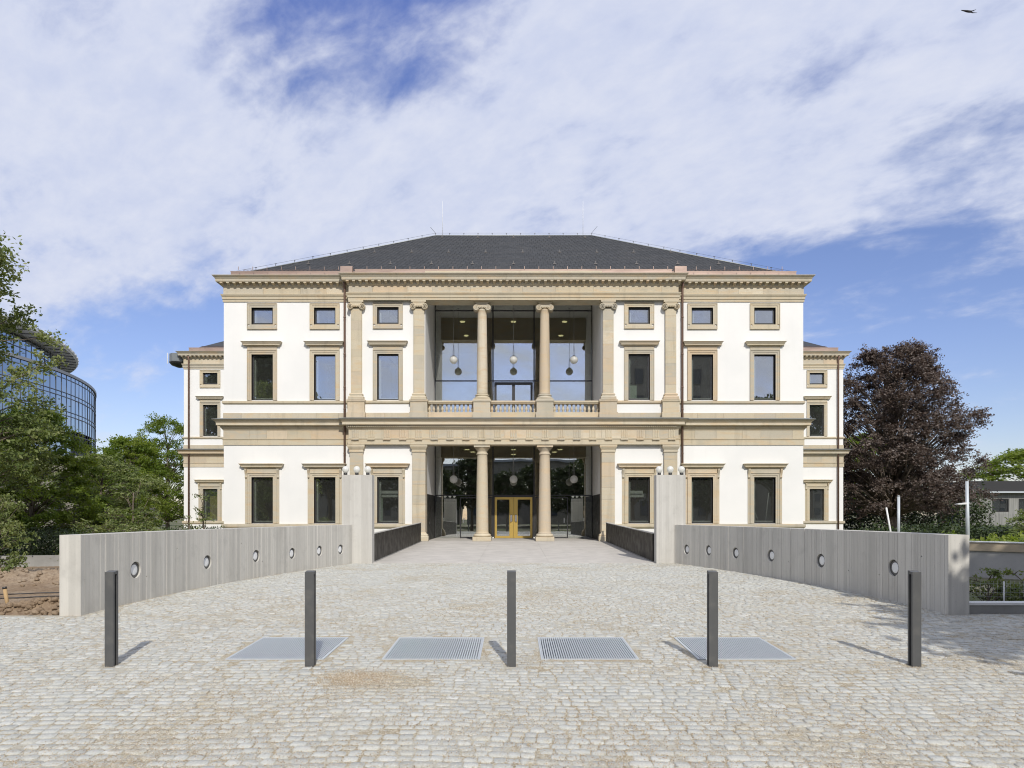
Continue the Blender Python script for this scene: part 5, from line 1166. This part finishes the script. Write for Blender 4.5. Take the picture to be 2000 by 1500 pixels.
T = thing('wire_fence', 'fine wire fence with one white post behind the upstand', 'fence', (9.0, 12.4, -0.3))
MB().tube([(9.1, 12.35, -0.3), (9.1, 12.35, 0.46)], 0.016, 8).obj('post', M_WHITE, T)
wf = MB()
for z in np.arange(0.1, 0.5, 0.08): wf.tube([(7.9, 12.36, z), (11.5, 12.36, z - 0.02)], 0.0016, 3)
for x in np.arange(7.95, 11.5, 0.08): wf.tube([(x, 12.36, 0.05), (x, 12.36, 0.47)], 0.0014, 3)
wf.obj('mesh_wire', M_GALV, T)
hedge('hedge', 'yellow-green ferny planting on top behind the garden wall', 14.5, 21, 22.8, 24.4, 0.1, 0.85, M_LEAF3, 5200, 0.16, 51, 'plants', 0.5)
hedge('shrub_row', 'dark shrubs under the copper beech', 20.6, 31, 38, 40, -0.3, 0.95, M_HEDGE, 7000, 0.2, 52, 'shrubs', 0.5)
hedge('shrub_row', 'tall dark shrubs far behind the beech trunk', 29.5, 45.8, 63, 66, -0.3, 3.5, M_HEDGE, 11000, 0.3, 57, 'shrubs', 0.5)
tQ = grow(44, 2.9, 0.2, egg(1.5), 50, 6000, 0.13, 0.5, M_LEAF2, tr=0.05)
plant_tree('shrub', 'round pale shrub at the right edge before the low grey house', tQ, (24.0, 30.5, -0.2), 0, (1, 1, 0.72), None, 'shrub')
M_SIDING = material('weathered_boards', None, 0.8, 0.2, build=lambda t, b, p, o: t.set(b, 'Base Color', t.mix(t.maprange(t.noise(mapping(t, p, (7, 7, 0.35)), 1.0, 4), 0.3, 0.7), (0.21, 0.21, 0.20), (0.33, 0.33, 0.31))))
LH = thing('low_house', 'low grey boarded house with dark flat roof behind the copper beech', 'building', (55, 68, 0))
lx0, lx1, ly0 = 45.6, 66.0, 68.0; S_ = ly0 / F
LWIN = [(48.9, 50.6), (51.6, 53.6), (55.0, 57.2), (59, 61)]
zt = lambda yp: EYE + (HY - yp) * S_
wall_panel(MB(), lx0, lx1, zt(1027), zt(958), ly0, 0.3, [(a_, b_, zt(1000), zt(974)) for a_, b_ in LWIN]).obj('wall', M_SIDING, LH)
MB().box(lx0 - 0.1, lx1, ly0 + 0.31, 71.5, zt(1027), zt(958)).obj('wall', M_OFCORE, LH)
MB().box(lx0 + 0.6, lx1 + 0.2, ly0 - 0.5, 71.7, zt(963), zt(940)).obj('roof', material('dark_roof_felt', (0.05, 0.05, 0.052), 0.8, 0.2), LH); MB().box(lx0 + 2.2, lx1 + 0.2, ly0 - 0.62, ly0 - 0.5, zt(963), zt(960)).obj('roof_trim', M_GALV, LH)
for a, b in LWIN:
    m = MB(); cx_ = (a + b) / 2; frame_boxes(m, (b - a) / 2 - 0.09, zt(1000) + 0.09, zt(974) - 0.09, 0.085, 0.02, 0.12); wv = m.obj('window', M_FRAME, LH, loc=(cx_, ly0, 0))
    MB().box(-(b - a) / 2 + 0.09, (b - a) / 2 - 0.09, 0.06, 0.07, zt(1000) + 0.09, zt(975) - 0.09).obj('pane', M_GLASS, wv, loc=(cx_, ly0, 0))
bd = MB().box(-0.055, 0.055, -0.02, -0.001, 0, zt(1003) - zt(1026)).mesh('board', M_SIDING)
for i in range(int((lx1 - lx0) / 0.125)):
    obj('board', bd, None, LH, loc=(lx0 + 0.06 + i * 0.125, ly0, zt(1026)))
MB().box(lx0, lx1, ly0 - 0.03, ly0 + 0.3, -0.3, zt(1028)).obj('basement', M_OFCORE, LH)
# lamp post and two bare poles behind the right wall
T = thing('street_lamp', 'pale pole with flat lamp arm behind the right concrete wall', 'street lamp', (17.0, 25.0, -0.2))
x_ = (1889 - CX) * 25 / F; MB().tube([(x_ + 0.04, 25, -0.2), (x_ - 0.01, 25, EYE + (HY - 940) * 25 / F)], [0.068, 0.055], 12).obj('pole', M_GALV, T)
za = EYE + (HY - 984) * 25 / F; MB().add([(x_ - 0.05, 24.94, za - 0.02), (x_ - 0.40, 24.9, za - 0.03), (x_ - 0.40, 25.1, za - 0.03), (x_ - 0.05, 25.06, za - 0.02), (x_ - 0.05, 24.94, za + 0.05), (x_ - 0.40, 24.9, za - 0.005), (x_ - 0.40, 25.1, za - 0.005), (x_ - 0.05, 25.06, za + 0.05)], [(0, 1, 2, 3), (7, 6, 5, 4), (0, 4, 5, 1), (1, 5, 6, 2), (2, 6, 7, 3), (3, 7, 4, 0)]).obj('lamp_arm', M_WHITE, T)
x_ = (1755 - CX) * 30 / F; tag(MB().tube([(x_, 30, -0.2), (x_, 30, EYE + (HY - 970) * 30 / F)], 0.06, 10).lathe([(0.065, 0), (0.04, 0.05)], 10, (x_, 30, EYE + (HY - 970) * 30 / F)).obj('pole', M_GALV), 'straight pale pole in front of the beech trunk', 'pole')
x_ = (1737 - CX) * 31 / F; tag(MB().tube([(x_ + 0.25, 31, -0.2), (x_ - 0.14, 31, EYE + (HY - 992) * 31 / F)], 0.04, 8).lathe([(0.04, 0), (0.02, 0.03)], 8, (x_ - 0.14, 31, EYE + (HY - 992) * 31 / F)).obj('leaning_pole', M_WHITE), 'thin white leaning pole left of the straight pole', 'pole')

# ---- bird
Bp_ = px(1889, 22, 15.0); T = thing('bird', 'small dark bird in flight at the top right of the sky', 'bird', Bp_, scale=(1.25, 1.25, 1.25))
body = MB().lathe([(0.002, -0.10), (0.011, -0.085), (0.017, -0.04), (0.018, 0.0), (0.012, 0.05), (0.006, 0.10), (0.002, 0.115)], 10)
M_BIRD = material('dark_feathers', (0.03, 0.028, 0.028), 0.7, 0.2)
b = body.obj('body', M_BIRD, T, local=True); b.rotation_euler = (0, math.radians(-80), 0)
def bird_wing(tipx, tipy, tipz, mx, mz):
    q = [(-0.045, 0.0, 0.0), (0.03, 0.0, 0.0), (mx + 0.03, tipy * 0.5, mz - 0.012), (mx - 0.035, tipy * 0.5, mz + 0.008), (tipx, tipy, tipz)]
    q = q + [(x, y_ + 0.006, z) for x, y_, z in q]
    return MB().add(q, [(0, 1, 2, 3), (3, 2, 4), (8, 7, 6, 5), (9, 7, 8), (0, 5, 6, 1), (1, 6, 7, 2), (2, 7, 9, 4), (4, 9, 8, 3), (3, 8, 5, 0)])
bird_wing(0.21, 0.10, 0.085, 0.08, 0.05).obj('wing', M_BIRD, T, local=True); bird_wing(0.10, -0.12, -0.115, 0.03, -0.065).obj('wing', M_BIRD, T, local=True)
MB().add([(0.08, 0, 0.012), (0.16, 0.02, 0.045), (0.15, -0.02, 0.02), (0.08, 0.008, 0.006), (0.16, 0.026, 0.04), (0.15, -0.014, 0.015)], [(0, 1, 2), (5, 4, 3), (0, 3, 4, 1), (1, 4, 5, 2), (2, 5, 3, 0)]).obj('tail', M_BIRD, T, local=True)

# ---- street behind the camera: throws the tree shade at the right and shows in the window panes
tBig = grow(51, 13, 4.6, egg(4.3), 130, 22000, 0.38, 1.25, M_LEAFD, tr=0.28)
GB = 'street trees behind the viewer'
plant_tree('street_tree', 'large street tree behind the viewer shading the right edge of the paving', tBig, (12.5, 2.0), 0.0, 0.92, GB)
plant_tree('street_tree', 'street tree out of view that shades the garden wall at the right', tBig, (17.6, 5.5), 2.0, 0.95, GB)
ORD = ['tallest before the left upper windows', 'behind the tallest one', 'low one left of centre', 'rounder one left of centre', 'one just right of centre', 'one by the grey stone house', 'large one right of the grey stone house', 'second right of the grey stone house', 'tallest at the far left', 'last at the far right', 'small front one at left', 'small front one in the middle', 'small front one at right', 'small front one farthest left', 'small one before the grey stone house']
for i, (x, y_, s_) in enumerate(((-32.5, -13, 1.8), (-29, -30, 1.5), (-17, -29, 0.88), (-7, -32, 0.95), (4, -30, 0.85), (12, -33, 0.95), (39, -28, 1.55), (49, -30, 1.0), (-55, -13, 2.1), (60, -26, 2.0), (-12, -22, 0.75), (-1, -24, 0.72), (9, -22, 0.78), (-23, -24, 0.85), (26, -18, 0.7))):
    plant_tree('street_tree', 'mirrored street tree, %s' % ORD[i], tBig, (x, y_), i * 1.3, s_, GB)
house('street_house', 'grey stone house across the street mirrored in the right windows', 15, 32.5, -40, -28, 26.3, M_STREETWALL, 6, (1.5, 5.5, 9.5, 13.5, 17.5, 21.5), M_OFGREY, 1.3, 2.2, face=1)
for x0, x1, h_, nm in ((-150, -62, 13.5, 'westernmost'), (-60, -12, 12.0, 'central'), (-10, 15, 13.0, 'narrow'), (33, 80, 12.5, 'eastern'), (82, 160, 14.0, 'easternmost')):  # unseen house row, added as a dark backdrop for the pane reflections
    house('street_house', '%s stone house of an unseen row added to darken the ground floor panes' % nm, x0, x1, -75, -62, h_, M_STREETWALL, int((x1 - x0) / 4), (1.5, 5.0, 8.5), M_OFGREY, 1.3, 2.0, face=1)
